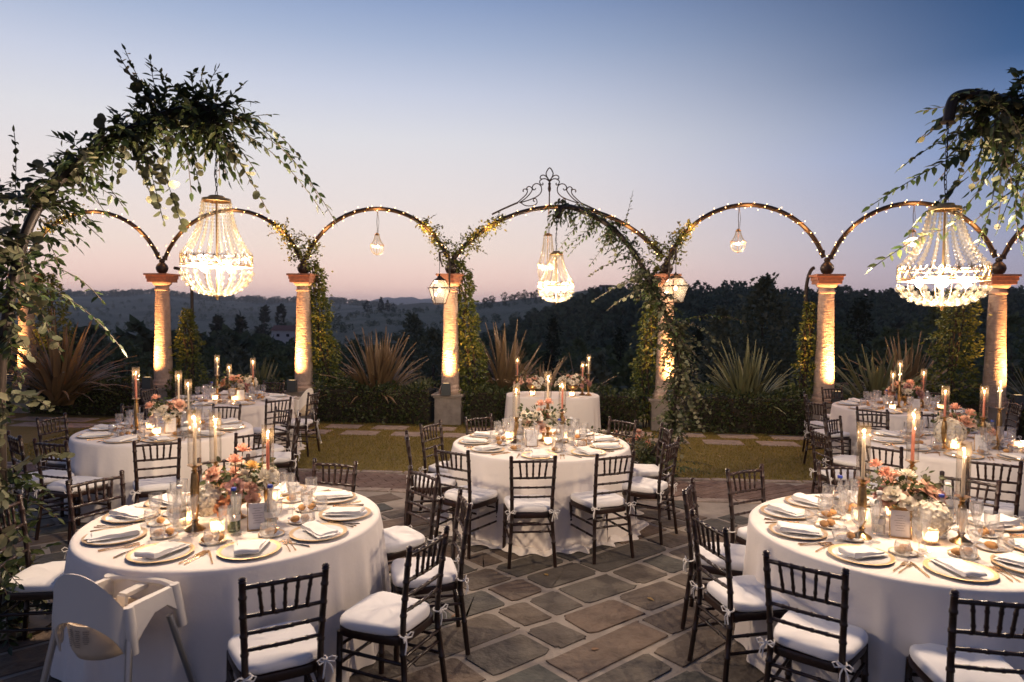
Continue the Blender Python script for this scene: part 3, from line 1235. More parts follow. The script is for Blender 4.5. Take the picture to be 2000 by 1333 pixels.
def flax(x, y, z, H, n, spread, kind, label):
    t = thing('flax_plant', label, 'flax plant', (x, y, z), 0, 'sword leaved flax plants along the hedge')
    for k in range(n):
        a = random.uniform(0, 2 * PI)
        q = random.random() ** .8
        tilt = q * spread
        L = H * random.uniform(.7, 1.08) * (1 - .12 * q)
        bi = min(4, int(q * 4 + random.uniform(0, 1.2)))
        part('blade', BL[kind][bi], t, (.14 * math.cos(a) * q, .14 * math.sin(a) * q, 0), (-tilt, random.uniform(-.08, .08), a), (random.uniform(.8, 1.5), 1, 1) if False else (L * random.uniform(.8, 1.25), L, L))
    return t


flax(-8.6, 13.0, .25, 1.75, 130, .95, 'flax', 'large dark bronze flax between the first two columns')
flax(-2.65, 13.5, .1, 1.7, 140, .85, 'flax', 'tall bronze flax behind the hedge left of the middle arch')
flax(-.1, 13.4, .1, 1.8, 95, .55, 'flax', 'upright bronze flax just right of the ivy column')
flax(.55, 12.55, .25, 1.2, 26, .8, 'flax', 'few broad bronze blades behind the small back table')
flax(1.25, 12.7, .25, 1.15, 12, .7, 'flax', 'sparse bronze blades right of the small back table')
flax(4.35, 12.6, .1, 1.55, 140, 1.0, 'green', 'green flax fountain right of the garland column')
flax(6.6, 12.3, .1, 1.5, 130, .95, 'green', 'green flax behind the rear right table')
flax(7.3, 12.6, .1, 1.65, 110, .7, 'flax', 'dark bronze flax left of the far right ivy')
flax(-5.2, 14.0, -.2, 1.35, 80, .8, 'green', 'dark green flax behind the rear left table')
flax(-1.75, 13.0, .15, .85, 40, .9, 'green', 'small green flax tucked left of the ivy column')
flax(9.6, 12.3, .1, 1.5, 60, .9, 'green', 'dim green flax at the far right edge')

# ================================================================== TREES AND FAR THINGS
def crown_pts(n, prof, H, wob=.2, clumps=9, seed=0):
    """points in a crown; prof=[(height fraction, radius)]"""
    g = np.random.default_rng(seed)
    z = g.uniform(prof[0][0], prof[-1][0], n)
    r = np.interp(z, [p[0] for p in prof], [p[1] for p in prof])
    a = g.uniform(0, 2 * PI, n)
    lob = 1 + wob * np.sin(a * 3 + z * 11 + seed) + wob * .6 * np.sin(a * 7 - z * 23 + seed * 2)
    q = np.sqrt(g.uniform(.18, 1, n)) * lob
    pts = np.stack([r * q * np.cos(a), r * q * np.sin(a), z * H], 1)
    if clumps:
        c = pts[g.integers(0, n, n // 14 + 1)]
        k = g.integers(0, len(c), n)
        f = g.random(n) < .65
        pts[f] = c[k[f]] + g.normal(0, .055 * H * .5, (f.sum(), 3)) * np.array([.7, .7, .6])
    out = np.stack([np.cos(a), np.sin(a), g.uniform(-.1, .9, n)], 1)
    return pts, out


def tree(name, x, y, H, prof, n, leaf, m, label, cat='tree', group=None, wob=.2, trunk=.03, z=None, tmpl=QUAD):
    zb = ground_at(x, y) if z is None else z
    t = thing(name, label, cat, (x, y, zb - .1), random.uniform(0, 6), group)
    sd = int(abs(x * 31 + y * 7)) % 9999
    pts, out = crown_pts(n, prof, H, wob, 9, sd)
    g = np.random.default_rng(sd)
    d = out + g.normal(0, .6, (n, 3))
    u = g.normal(0, .6, (n, 3)) + out
    s = leaf * g.uniform(.6, 1.4, n)
    part('crown', scatter('crown', tmpl, frames(d, u, s, s * .6, pts), m), t)
    mb = MB()
    th = prof[-1][0] * H * .8
    mb.tube([(.02 * H * math.sin(q * 4), .015 * H * math.sin(q * 3), q * th) for q in (0, .25, .5, .75, 1)],
            [trunk * H * (1 - .8 * q) for q in (0, .25, .5, .75, 1)], 7)
    for k in range(5):
        a = k * 2.4
        z0 = (prof[0][0] + .1 + .1 * k) * H
        r = np.interp(z0 / H, [p[0] for p in prof], [p[1] for p in prof]) * .7
        mb.tube([(0, 0, z0 - .1 * H), (r * .5 * math.cos(a), r * .5 * math.sin(a), z0), (r * math.cos(a), r * math.sin(a), z0 + .08 * H)],
                [trunk * H * .35, trunk * H * .22, .01 * H * .3], 5)
    part('trunk', mb.mesh('trunk', MT['bark']), t)
    return t


CYP = lambda r: [(.02, r * .7), (.12, r), (.5, r * .85), (.85, r * .4), (1.0, .02)]
BRO = lambda r: [(.12, r * .45), (.3, r * .9), (.55, r), (.8, r * .7), (1.0, .05 * r)]


def px(xp, y):
    return (xp - 1000) / F_ * y


def top_h(xp, yp, y):
    """height so the top reaches picture row yp"""
    z = CAMZ + (612 + .00807 * (xp - 1000) - yp) * y / F_
    x = px(xp, y)
    return z - ground_at(x, y)


def tpx(name, xp, y, yp, prof, n, leaf, m, label, **k):
    H = top_h(xp, yp, y)
    return tree(name, px(xp, y), y, max(H, 1.0), prof, n, leaf, m, label, **k)


tpx('broadleaf_tree', 1492, 27, 540, BRO(1.55), 5200, .17, MT['olive'], 'tall grey green tree between the garland and the orange lit column', trunk=.022)
tpx('broadleaf_tree', 1408, 25, 598, BRO(.95), 2600, .15, MT['olive'], 'rounded pale tree just left of the tall grey green tree')
tpx('broadleaf_tree', 1565, 29, 600, BRO(1.2), 2600, .16, MT['olive'], 'lower dark tree right of the tall grey green tree')
tpx('broadleaf_tree', 1830, 24, 598, BRO(1.6), 3200, .16, MT['tree'], 'bushy dark tree under the right chandelier')
tpx('cypress', 1680, 42, 585, CYP(1.5), 2200, .22, MT['cypress'], 'dark cypress right of the orange lit column')
tpx('cypress', 1080, 55, 622, CYP(1.05), 2200, .22, MT['cypress'], 'slim dark cypress beyond the small back table')
tpx('cypress', 1210, 62, 640, CYP(1.2), 1800, .24, MT['cypress'], 'dark cypress just left of the garland column')
tpx('cypress', 1365, 34, 640, CYP(1.1), 1800, .2, MT['cypress'], 'black cypress just right of the garland')
tpx('broadleaf_tree', 805, 45, 612, BRO(1.9), 2600, .24, MT['olive'], 'feathery tree behind the tall bronze flax')
tpx('broadleaf_tree', 845, 40, 640, BRO(1.8), 2400, .22, MT['olive'], 'feathery tree just left of the column under the lantern')
for k, (xp, y, yp, r) in enumerate(((640, 60, 660, 2.6), (690, 52, 668, 2.5), (745, 58, 672, 2.6), (965, 50, 672, 2.3), (1020, 44, 668, 2.1), (1130, 48, 664, 2.4), (1170, 38, 690, 2.0),
                                    (1240, 36, 690, 1.9), (1020, 30, 705, 1.5), (1150, 29, 706, 1.7), (600, 40, 690, 2.2), (540, 38, 690, 2.2), (470, 40, 684, 2.4), (410, 42, 680, 2.4),
                                    (520, 62, 662, 3.0), (440, 66, 655, 3.2), (585, 70, 652, 3.4), (250, 40, 668, 2.6), (190, 46, 655, 2.8), (1620, 38, 625, 2.5), (1745, 34, 640, 2.4), (1900, 30, 640, 2.6), (1980, 36, 620, 2.8), (1445, 40, 650, 2.4))):
    tpx('shrub_tree', xp, y, yp, BRO(r), 1500, .26, MT['tree'] if k % 3 else MT['olive'],
        ['round dark shrub tree', 'grey green shrub tree', 'low bushy tree'][k % 3] + ' in the valley beyond the hedge, ' +
        ['by the third column', 'left of the bronze flax', 'behind the bronze flax', 'right of the ivy column', 'behind the upright bronze flax', 'left of the slim cypress', 'right of the slim cypress',
         'left of the garland ivy', 'low behind the small table', 'low right of the small table', 'behind the highchair', 'behind the rear left candles', 'left of the rear left candles', 'beside the pointed ivy',
         'farther behind the rear left candles', 'farther beside the pointed ivy', 'farther behind the third column', 'behind the dark flax', 'left of the dark flax', 'behind the orange lit column',
         'right of the dark cypress', 'behind the far right column', 'at the right edge', 'behind the green flax'][k],
        group='shrub trees beyond the hedge')
# cypresses and poplars one can tell apart across the valley
for xp, y, yp, r, lb in ((515, 420, 600, 3.6, 'lone cypress on the far slope left of the third column'), (548, 430, 599, 3.4, 'lone cypress nearest the third column on the far slope'),
                         (717, 880, 588, 6, 'leftmost of the four trees on the vineyard crest'), (744, 880, 582, 4.2, 'tall poplar among the trees on the vineyard crest'),
                         (757, 880, 587, 3.6, 'thin poplar among the trees on the vineyard crest'), (768, 880, 594, 5, 'small round tree ending the crest row'),
                         (425, 240, 622, 3.2, 'dark pointed tree in the valley left of the chandelier tip'), (470, 240, 616, 3.2, 'dark pointed tree in the valley below the chandelier')):
    H = max(top_h(xp, yp, y), 4)
    tree('cypress', px(xp, y), y, H, CYP(r) if r < 4.5 else BRO(r), 420, .09 * H, MT['cypress'], lb, 'tree', wob=.1)
for k, xp in enumerate((948, 960, 985, 1000, 1012, 1024, 1036, 1048)):
    y = 890
    tree('crest_tree', px(xp, y), y, 7 + 2 * (k % 3), BRO(5.0), 240, 1.5, MT['forest'],
         'round tree on the bare crest ' + ['nearest the ivy column', 'second from the ivy column', 'third from the ivy column', 'fourth from the ivy column', 'fourth from the chandelier', 'third from the chandelier', 'second from the chandelier', 'nearest the chandelier'][k], 'tree', 'row of trees on the vineyard crest')

# woods that read as one mass
def tree_tmpl(seed, conic, n=34):
    g = np.random.default_rng(seed)
    q_ = (34 / n) ** .5
    prof = [(.05, .32), (.3, .30), (.7, .17), (1, .01)] if conic else [(.1, .22), (.35, .42), (.65, .42), (.9, .25), (1, .05)]
    pts, out = crown_pts(n, prof, 1.0, .2, 0, seed)
    d = out + g.normal(0, .5, (n, 3))
    X = frames(d, g.normal(0, .6, (n, 3)) + out, g.uniform(.2, .34, n) * q_, g.uniform(.15, .24, n) * q_, pts)
    tv, tt = np.array(QUAD[0], float), np.array(QUAD[1], int)
    V = np.einsum('vk,nkd->nvd', tv, X[:, :3]) + X[:, 3][:, None, :]
    T = tt[None] + (np.arange(n) * len(tv))[:, None, None]
    return V.reshape(-1, 3), T.reshape(-1, 3)


def woods(name, label, n, fu, fy, hmin, hmax, m, conic, keepf=None, cap=None, nq=34):
    us, ys = fu(n), fy(n)
    Xs = []
    for u, y in zip(us, ys):
        x = u * y
        if keepf and not keepf(1000 + u * F_, y):
            continue
        z = ground_at(x, y)
        h = random.uniform(hmin, hmax)
        if cap:
            zt = CAMZ + (612 + .00807 * (u * F_) - cap(1000 + u * F_)) * y / F_
            h = min(h, zt - z)
            if h < hmin * .35:
                continue
        w = h * random.uniform(.7, 1.1)
        Xs.append(((w, 0, 0), (0, w, 0), (0, 0, h), (x, y, z - .3)))
    Xs = np.array(Xs)
    Vs, Ts, k0 = [], [], 0
    for s in range(4):
        tm = tree_tmpl(s + 11, conic and s != 2, nq)
        sub = Xs[s::4]
        V = np.einsum('vk,nkd->nvd', tm[0], sub[:, :3]) + sub[:, 3][:, None, :]
        T = tm[1][None] + (np.arange(len(sub)) * len(tm[0]))[:, None, None] + k0
        Vs.append(V.reshape(-1, 3))
        Ts.append(T.reshape(-1, 3))
        k0 += V.shape[0] * V.shape[1]
    o = link(bpy.data.objects.new(name, big_mesh(name, np.concatenate(Vs), np.concatenate(Ts), m)))
    props(o, label, 'wood', None, 'stuff')


woods('hillside_wood', 'dark wood covering the hill on the right', 4200, lambda n: rng.uniform(-.1, 1.25, n), lambda n: np.exp(rng.uniform(math.log(160), math.log(440), n)),
      6, 10.5, MT['forest'], True, lambda p, y: y > 160 + max(0, 1080 - p) * 1.1, None, 46)
woods('valley_wood', 'dark wood filling the valley on the left', 1900, lambda n: rng.uniform(-1.1, -.02, n), lambda n: np.exp(rng.uniform(math.log(75), math.log(330), n)),
      5, 13, MT['forest'], True, None, lambda p: 640 + 14 * math.sin(p * .02) + (26 if p > 600 else 0), 130)
woods('valley_copse', 'dark copse below the wooded hill', 1100, lambda n: rng.uniform(-.1, 1.2, n), lambda n: np.exp(rng.uniform(math.log(60), math.log(160), n)),
      5, 9, MT['tree'], False, None, lambda p: 662 + 12 * math.sin(p * .03), 130)
woods('ridge_wood', 'tiny trees and hedges along the distant ridge', 1500, lambda n: rng.uniform(-1.2, -.1, n), lambda n: np.exp(rng.uniform(math.log(2300), math.log(3050), n)),
      10, 22, MT['forest'], False)
woods('slope_scrub', 'scrub patches on the far slopes', 1300, lambda n: rng.uniform(-1.2, -.25, n), lambda n: np.exp(rng.uniform(math.log(380), math.log(2000), n)),
      4, 9, MT['forest'], False)


woods('slope_hedges', 'hedges and small trees dotted over the bare vineyard slope', 420, lambda n: rng.uniform(-.34, .14, n), lambda n: np.exp(rng.choice([math.log(470), math.log(600), math.log(760), math.log(850)], n) + rng.normal(0, .02, n)),
      2.5, 6, MT['forest'], False)


def house(xp, yp, y, w, h, label, lit=0):
    x = px(xp, y)
    z = CAMZ + (612 + .00807 * (xp - 1000) - yp) * y / F_ - h
    t = thing('farmhouse', label, 'house', (x, y, z), random.uniform(-.2, .2))
    mb = MB()
    mb.box((0, 0, h / 2 - 2), (w, w * .55, h + 4))
    part('wall', mb.mesh('wall', MT['white_wall'], False), t)
    mb = MB()
    a, b = w * .53, w * .31
    mb.add([(-a, -b, h), (a, -b, h), (a, b, h), (-a, b, h), (-a, 0, h + w * .16), (a, 0, h + w * .16)],
           [(0, 1, 5, 4), (2, 3, 4, 5), (1, 2, 5), (3, 0, 4), (0, 3, 2, 1)])
    part('roof', mb.mesh('roof', MT['roof'], False), t)
    for k in range(3):
        mb = MB()
        mb.box(((k - 1) * w * .3, -w * .276, h * .55), (w * .09, .1, h * .28))
        part('window', mb.mesh('window', MT['bulb'] if k < lit else MT['black'], False), t)


house(568, 646, 190, 9, 2.8, 'long pale farmhouse in the valley beside the third column')
house(1182, 561, 436, 8, 2.6, 'pale house on the wooded hill crest above the garland')
house(278, 577, 2900, 24, 8, 'small lit house on the distant ridge left of second column', 2)
house(225, 578, 2900, 22, 8, 'pale house on the distant ridge at far left')
house(440, 588, 2900, 20, 8, 'tiny pale house on the distant ridge behind the left chandelier', 1)
# ================================================================== TABLES
# (key, centre, name used in the labels)
TB = {
    'T1': ((-1.722, 4.246), 'near left table'),
    'T2': ((2.386, 4.098), 'near right table'),
    'TC': ((.30, 6.846), 'middle table'),
    'T3': ((-3.77, 7.407), 'second left table'),
    'T4': ((-4.15, 10.05), 'rear left table'),
    'T6': ((4.562, 6.906), 'second right table'),
    'T7': ((5.55, 9.70), 'rear right table'),
}
ZT = .765
RT = .8875


def cloth(key, puddle, seed):
    (cx, cy0), nm = TB[key]
    g = random.Random(seed)
    N = 300
    bumps = []
    aa = g.uniform(0, .3)
    while aa < 2 * PI:
        bumps.append((aa, g.uniform(.45, 1.25), g.uniform(.035, .085)))
        aa += g.uniform(.13, .34)
    ks = [(7, g.uniform(0, 6)), (13, g.uniform(0, 6))]

    def fold(a):
        v = .45 * math.sin(5 * a + ks[0][1]) + .3 * math.sin(ks[1][0] * a + ks[1][1])
        for c_, h_, w_ in bumps:
            d_ = (a - c_ + PI) % (2 * PI) - PI
            v += h_ * 1.5 * math.exp(-(d_ / w_) ** 2)
        return v - .55
    V = [(0, 0, ZT)]
    prof = [(.35, ZT, 0), (.7, ZT, 0), (RT - .03, ZT, 0), (RT - .012, ZT - .003, 0), (RT - .002, ZT - .012, 0), (RT + .001, ZT - .03, .0005)]
    for k in range(1, 13):
        s = k / 12
        prof.append((RT + .006 + .045 * s + .012 * s * s, ZT - .03 - (ZT - .04) * s, .030 * s ** .75))
    if puddle:
        prof += [(RT + .075, .028, .035), (RT + .11, .035, .05), (RT + .15, .012, .06), (RT + .155, .004, .06)]
    for r, z, am in prof:
        for i in range(N):
            a = 2 * PI * i / N
            f = fold(a)
            rr = r + am * f
            zz_ = z
            if puddle and z < .036 and r > RT + .05:
                zz_ = max(.004, z * (1.0 + .9 * math.sin(a * 21 + ks[1][1]) * math.sin(a * 8)))
            V.append((rr * math.cos(a), rr * math.sin(a), zz_))
    F = [(0, 1 + i, 1 + (i + 1) % N) for i in range(N)]
    for j in range(len(prof) - 1):
        for i in range(N):
            i2 = (i + 1) % N
            F.append((1 + j * N + i, 1 + (j + 1) * N + i, 1 + (j + 1) * N + i2, 1 + j * N + i2))
    me = mesh_np('tablecloth', V, F, MT['linen'], True, 60)
    solo('tablecloth', me, 'white floor length cloth draped over the round ' + nm, 'tablecloth', (cx, cy0, 0), g.uniform(0, 6), 'white cloths on the round tables')


for k, (key, pd) in enumerate((('T1', 0), ('T2', 0), ('TC', 1), ('T3', 0), ('T4', 1), ('T6', 0), ('T7', 0))):
    cloth(key, pd, k + 3)
# the small oval table at the back
N = 160
V = [(0, 0, ZT)]
prof = [(.5, ZT, 0), (.97, ZT, 0), (.995, ZT - .006, 0), (1.0, ZT - .03, 0)] + [(1.0 + .05 * s, ZT - .03 - (ZT - .035) * s, .022 * s) for s in np.linspace(.1, 1, 10)]
for r, z, am in prof:
    for i in range(N):
        a = 2 * PI * i / N
        c_, s_ = math.cos(a), math.sin(a)
        e = .62
        rr = r + am * (math.sin(13 * a) + .7 * math.sin(23 * a + 1) + .5 * math.sin(31 * a))
        V.append((.745 * rr * math.copysign(abs(c_) ** e, c_), .46 * rr * math.copysign(abs(s_) ** e, s_), z))
F = [(0, 1 + i, 1 + (i + 1) % N) for i in range(N)]
for j in range(len(prof) - 1):
    for i in range(N):
        i2 = (i + 1) % N
        F.append((1 + j * N + i, 1 + (j + 1) * N + i, 1 + (j + 1) * N + i2, 1 + j * N + i2))
solo('tablecloth', mesh_np('tablecloth', V, F, MT['linen'], True, 60), 'white cloth on the small oval table at the back', 'tablecloth', (.66, 10.95, 0))


# ------------------------------------------------------------------ chairs
def ringed(P, r, rings, n=8, bump=1.22):
    """bamboo style turned bar: swollen nodes along a path"""
    P = [Vector(p) for p in P]
    L = [0]
    for i in range(len(P) - 1):
        L.append(L[-1] + (P[i + 1] - P[i]).length)
    tot = L[-1]

    def at(s):
        d = s * tot
        for i in range(len(P) - 1):
            if d <= L[i + 1] + 1e-9:
                f = (d - L[i]) / max(1e-9, L[i + 1] - L[i])
                return P[i].lerp(P[i + 1], f)
        return P[-1]
    ss = set([0, 1] + [l / tot for l in L])
    rad = {}
    w = .006 / tot
    for q in rings:
        for o, b in ((-1.6, 1), (-.8, bump), (.8, bump), (1.6, 1)):
            rad[q + o * w] = b
    ks = sorted([(s, 1.0) for s in ss if not any(abs(s - q) < 2 * w for q in rings)] + list(rad.items()))
    ks = [(min(1, max(0, s)), b) for s, b in ks]
    return [at(s) for s, b in ks], [r * b for s, b in ks]


def make_chair():
    t = thing('banquet_chair', '', 'chair')

    def bar(name, P, r, rings, n=8):
        m_ = MB()
        Q, R = ringed(P, r, rings)
        m_.tube(Q, R, n)
        part(name, m_.mesh(name, MT['wood'], True, 60), t)
    for s in (-1, 1):
        m_ = MB()
        Q, R = ringed([(s * .19, -.245, 0), (s * .164, -.20, .40), (s * .166, -.205, .55), (s * .176, -.235, .80), (s * .179, -.25, .895)], .0155, (.22, .40, .62, .72, .82, .92))
        m_.tube(Q, R, 8)
        m_.lathe([(.012, 0), (.019, .006), (.014, .012), (.018, .018), (.012, .026), (.001, .029)], 10, (s * .179, -.25, .893))
        part('back_post', m_.mesh('back_post', MT['wood'], True, 60), t)
        bar('front_leg', [(s * .19, .185, 0), (s * .182, .178, .41)], .0165, (.3, .62))
    bar('top_rail', [(-.177, -.248, .872), (0, -.262, .876), (.177, -.248, .872)], .0115, (.18, .34, .5, .66, .82), 8)
    for z, r in ((.735, .010), (.655, .0095), (.575, .0095)):
        f = (z - .55) / .25
        y = -.205 - .03 * f
        hw = .166 + .010 * f
        bar('back_rail', [(-hw, y, z), (0, y - .008, z), (hw, y, z)], r, (.2, .4, .6, .8), 8)
    for k in range(5):
        x = (k - 2) * .056
        bar('spindle', [(x * .86, -.238, .735), (x, -.258, .872)], .0085, (.25, .75), 6)
    for z in (.33, .235):
        bar('stretcher', [(-.185, .18, z), (.185, .18, z)], .0095, (.3, .7), 6)
        for s in (-1, 1):
            bar('stretcher', [(s * .185, .18, z - .02), (s * .174, -.22, z - .02)], .0095, (.3, .7), 6)
    for z in (.345, .285):
        bar('stretcher', [(-.17, -.208, z), (.17, -.208, z)], .0095, (.3, .7), 6)
    # seat frame
    def outline(sx, sy, n, e=.42):
        P = []
        for i in range(n):
            a = 2 * PI * i / n
            c_, s_ = math.cos(a), math.sin(a)
            x = math.copysign(abs(c_) ** e, c_)
            y = math.copysign(abs(s_) ** e, s_)
            P.append((x * sx * (1 + .085 * y), y * sy))
        return P
    m_ = MB()
    O = outline(.192, .20, 32, .34)
    m_.add([(p[0], p[1], z) for z in (.392, .40, .43, .436) for p in [(q[0] * (1 if z in (.40, .43) else .985), q[1] * (1 if z in (.40, .43) else .985)) for q in O]],
           [(j * 32 + i, j * 32 + (i + 1) % 32, (j + 1) * 32 + (i + 1) % 32, (j + 1) * 32 + i) for j in range(3) for i in range(32)]
           + [tuple(range(96, 128)), tuple(range(32))[::-1]])
    part('seat_frame', m_.mesh('seat_frame', MT['wood'], True, 40), t)
    # cushion
    n = 40
    rings = [(.93, .437), (.99, .443), (1.0, .452), (1.0, .466), (.985, .478), (.95, .486), (.88, .490), (.65, .495), (.3, .497)]
    V, F = [], []
    O = outline(.196, .20, n, .46)
    for k, (sc, z) in enumerate(rings):
        for i, p in enumerate(O):
            a = 2 * PI * i / n
            V.append((p[0] * sc, p[1] * sc + .005, z + .0022 * math.sin(a * 3 + k) + .0015 * math.sin(a * 7 + k * 2)))
    V.append((0, 0.005, .498))
    for j in range(len(rings) - 1):
        for i in range(n):
            F.append((j * n + i, j * n + (i + 1) % n, (j + 1) * n + (i + 1) % n, (j + 1) * n + i))
    top = (len(rings) - 1) * n
    F += [(top + i, top + (i + 1) % n, len(V) - 1) for i in range(n)]
    F.append(tuple(range(n))[::-1])
    cu = part('cushion', mesh_np('cushion', V, F, MT['cushion'], True, 60), t)
    for s in (-1, 1):
        m_ = MB()
        x, y = s * .166, -.205
        m_.tube([(x + .021 * math.cos(a), y + .021 * math.sin(a), .455 + .004 * math.sin(a)) for a in np.linspace(0, 2 * PI, 10)], .0042, 5)
        kx, ky = x + s * .012, y - .02
        for q in (-1, 1):
            m_.tube([(kx, ky, .455), (kx + q * .025, ky - .014, .475), (kx + q * .045, ky - .016, .465), (kx + q * .035, ky - .012, .445), (kx, ky, .452)], .0036, 5)
        m_.tube([(kx, ky, .455), (kx - .012, ky - .012, .42), (kx - .016, ky - .006, .375)], .004, 5)
        m_.tube([(kx, ky, .455), (kx + s * .02, ky - .016, .43), (kx + s * .028, ky - .016, .395)], .004, 5)
        part('tie', m_.mesh('tie', MT['tie']), cu)
    return t


chairs = Protos(make_chair)
# table key: [(finial midpoint x, y, facing degrees, label of its place)]
CH = {
    'T1': [(-1.0, 2.99, 119, 'nearest the camera at the near left table'), (-.42, 3.48, 155, 'front right of the near left table'),
           (-.29, 4.25, -167, 'right end of the near left table'), (-.64, 4.96, -139, 'right slightly back of the near left table'),
           (-1.37, 5.27, -106, 'behind the near left table beside its flowers'), (-2.28, 5.38, -64, 'behind the flowers of the near left table'),
           (-2.89, 4.71, -32, 'left slightly back of the near left table'), (-3.02, 4.02, 10, 'in the dark left of the near left table')],
    'T2': [(1.39, 3.18, 51, 'front left of the near right table'), (2.05, 2.80, 80, 'nearest the camera at the near right table'),
           (1.12, 3.82, 14, 'left end of the near right table'), (1.21, 4.60, -23, 'left slightly back of the near right table'),
           (1.78, 5.15, -62, 'back left of the near right table, on the walk'), (2.59, 5.31, -90, 'behind the flowers of the near right table'),
           (3.33, 4.91, -140, 'back right of the near right table')],
    'TC': [(.18, 5.47, 96, 'front of the middle table, back square to the camera'), (.87, 5.64, 114, 'front right of the middle table'),
           (1.47, 6.22, 146, 'right end of the middle table beside the garland foot'), (1.60, 7.0, 183, 'by the garland foot at the middle table'),
           (1.23, 7.51, -137, 'back right of the middle table'), (-.37, 7.65, -49, 'back left of the middle table'),
           (-.85, 7.15, -28, 'left slightly back of the middle table'), (-.99, 6.44, 10, 'left end of the middle table, seen edge on'),
           (-.51, 5.78, 56, 'front left of the middle table')],
    'T3': [(-3.16, 6.05, 117, 'front right of the second left table'), (-2.48, 6.54, 138, 'right slightly forward of the second left table'),
           (-2.36, 7.52, -168, 'right end of the second left table, seen edge on'), (-2.72, 8.10, -132, 'back right of the second left table'),
           (-4.08, 6.0, 74, 'front of the second left table'), (-4.62, 6.30, 50, 'front left of the second left table, deep in shade'),
           (-5.0, 7.38, -10, 'left end of the second left table'), (-4.62, 8.42, -60, 'back left of the second left table'),
           (-3.52, 8.40, -98, 'back of the second left table against the rear cloth')],
    'T4': [(-3.10, 9.05, 140, 'front right of the rear left table'), (-2.86, 9.84, 172, 'beside the small highchair at the rear left table'),
           (-4.78, 11.2, -62, 'back left of the rear left table'), (-3.95, 11.3, -98, 'behind the flowers of the rear left table'), (-5.40, 10.13, -6, 'left end of the rear left table')],
    'T6': [(3.92, 5.50, 60, 'front of the second right table, large and square'), (3.33, 6.12, 40, 'front left of the second right table'),
           (3.13, 6.88, 4, 'left end of the second right table'), (4.37, 8.22, -96, 'back of the second right table before the rear cloth'),
           (5.12, 8.14, -118, 'back right of the second right table'), (3.65, 7.72, -52, 'back left of the second right table'), (5.82, 6.5, 165, 'dark at the right end of the second right table')],
    'T7': [(4.52, 8.52, 40, 'front left of the rear right table'), (4.12, 9.22, 18, 'left slightly forward of the rear right table'),
           (4.36, 10.1, -18, 'left slightly back of the rear right table beside the pedestal'), (5.2, 11.05, -78, 'back of the rear right table in the dark'),
           (6.55, 10.6, -138, 'back right of the rear right table in the dark'), (6.9, 9.3, 166, 'right end of the rear right table in the dark')],
}
for key, L in CH.items():
    for x, y, fd, lb in L:
        a = math.radians(fd)
        chairs.put((x + .25 * math.cos(a), y + .25 * math.sin(a), 0), a - PI / 2, 'dark chair with white cushion, ' + lb, 'dark banquet chairs with white cushions')


# cushions sit a little differently on every chair
g_ = random.Random(5)
src_ = [o for o in COL.objects if o.name.startswith('cushion')][0].data
CV = [src_]
for k in range(3):
    m2 = src_.copy()
    dx_, dy_ = g_.uniform(-.06, .06), g_.uniform(-.05, .05)
    for v in m2.vertices:
        if v.co.z > .475:
            r2_ = ((v.co.x - dx_) ** 2 + (v.co.y - dy_) ** 2) / .012
            v.co.z += -.016 * math.exp(-r2_) + .004 * math.sin(v.co.x * 45 + k) * math.sin(v.co.y * 38 + k * 2)
    CV.append(m2)
for o in [o for o in COL.objects if o.name.startswith('cushion')]:
    o.data = CV[g_.randrange(4)]
    o.rotation_euler = (0, 0, g_.uniform(-.035, .035))
    o.location = (g_.uniform(-.006, .006), g_.uniform(-.004, .010), 0)

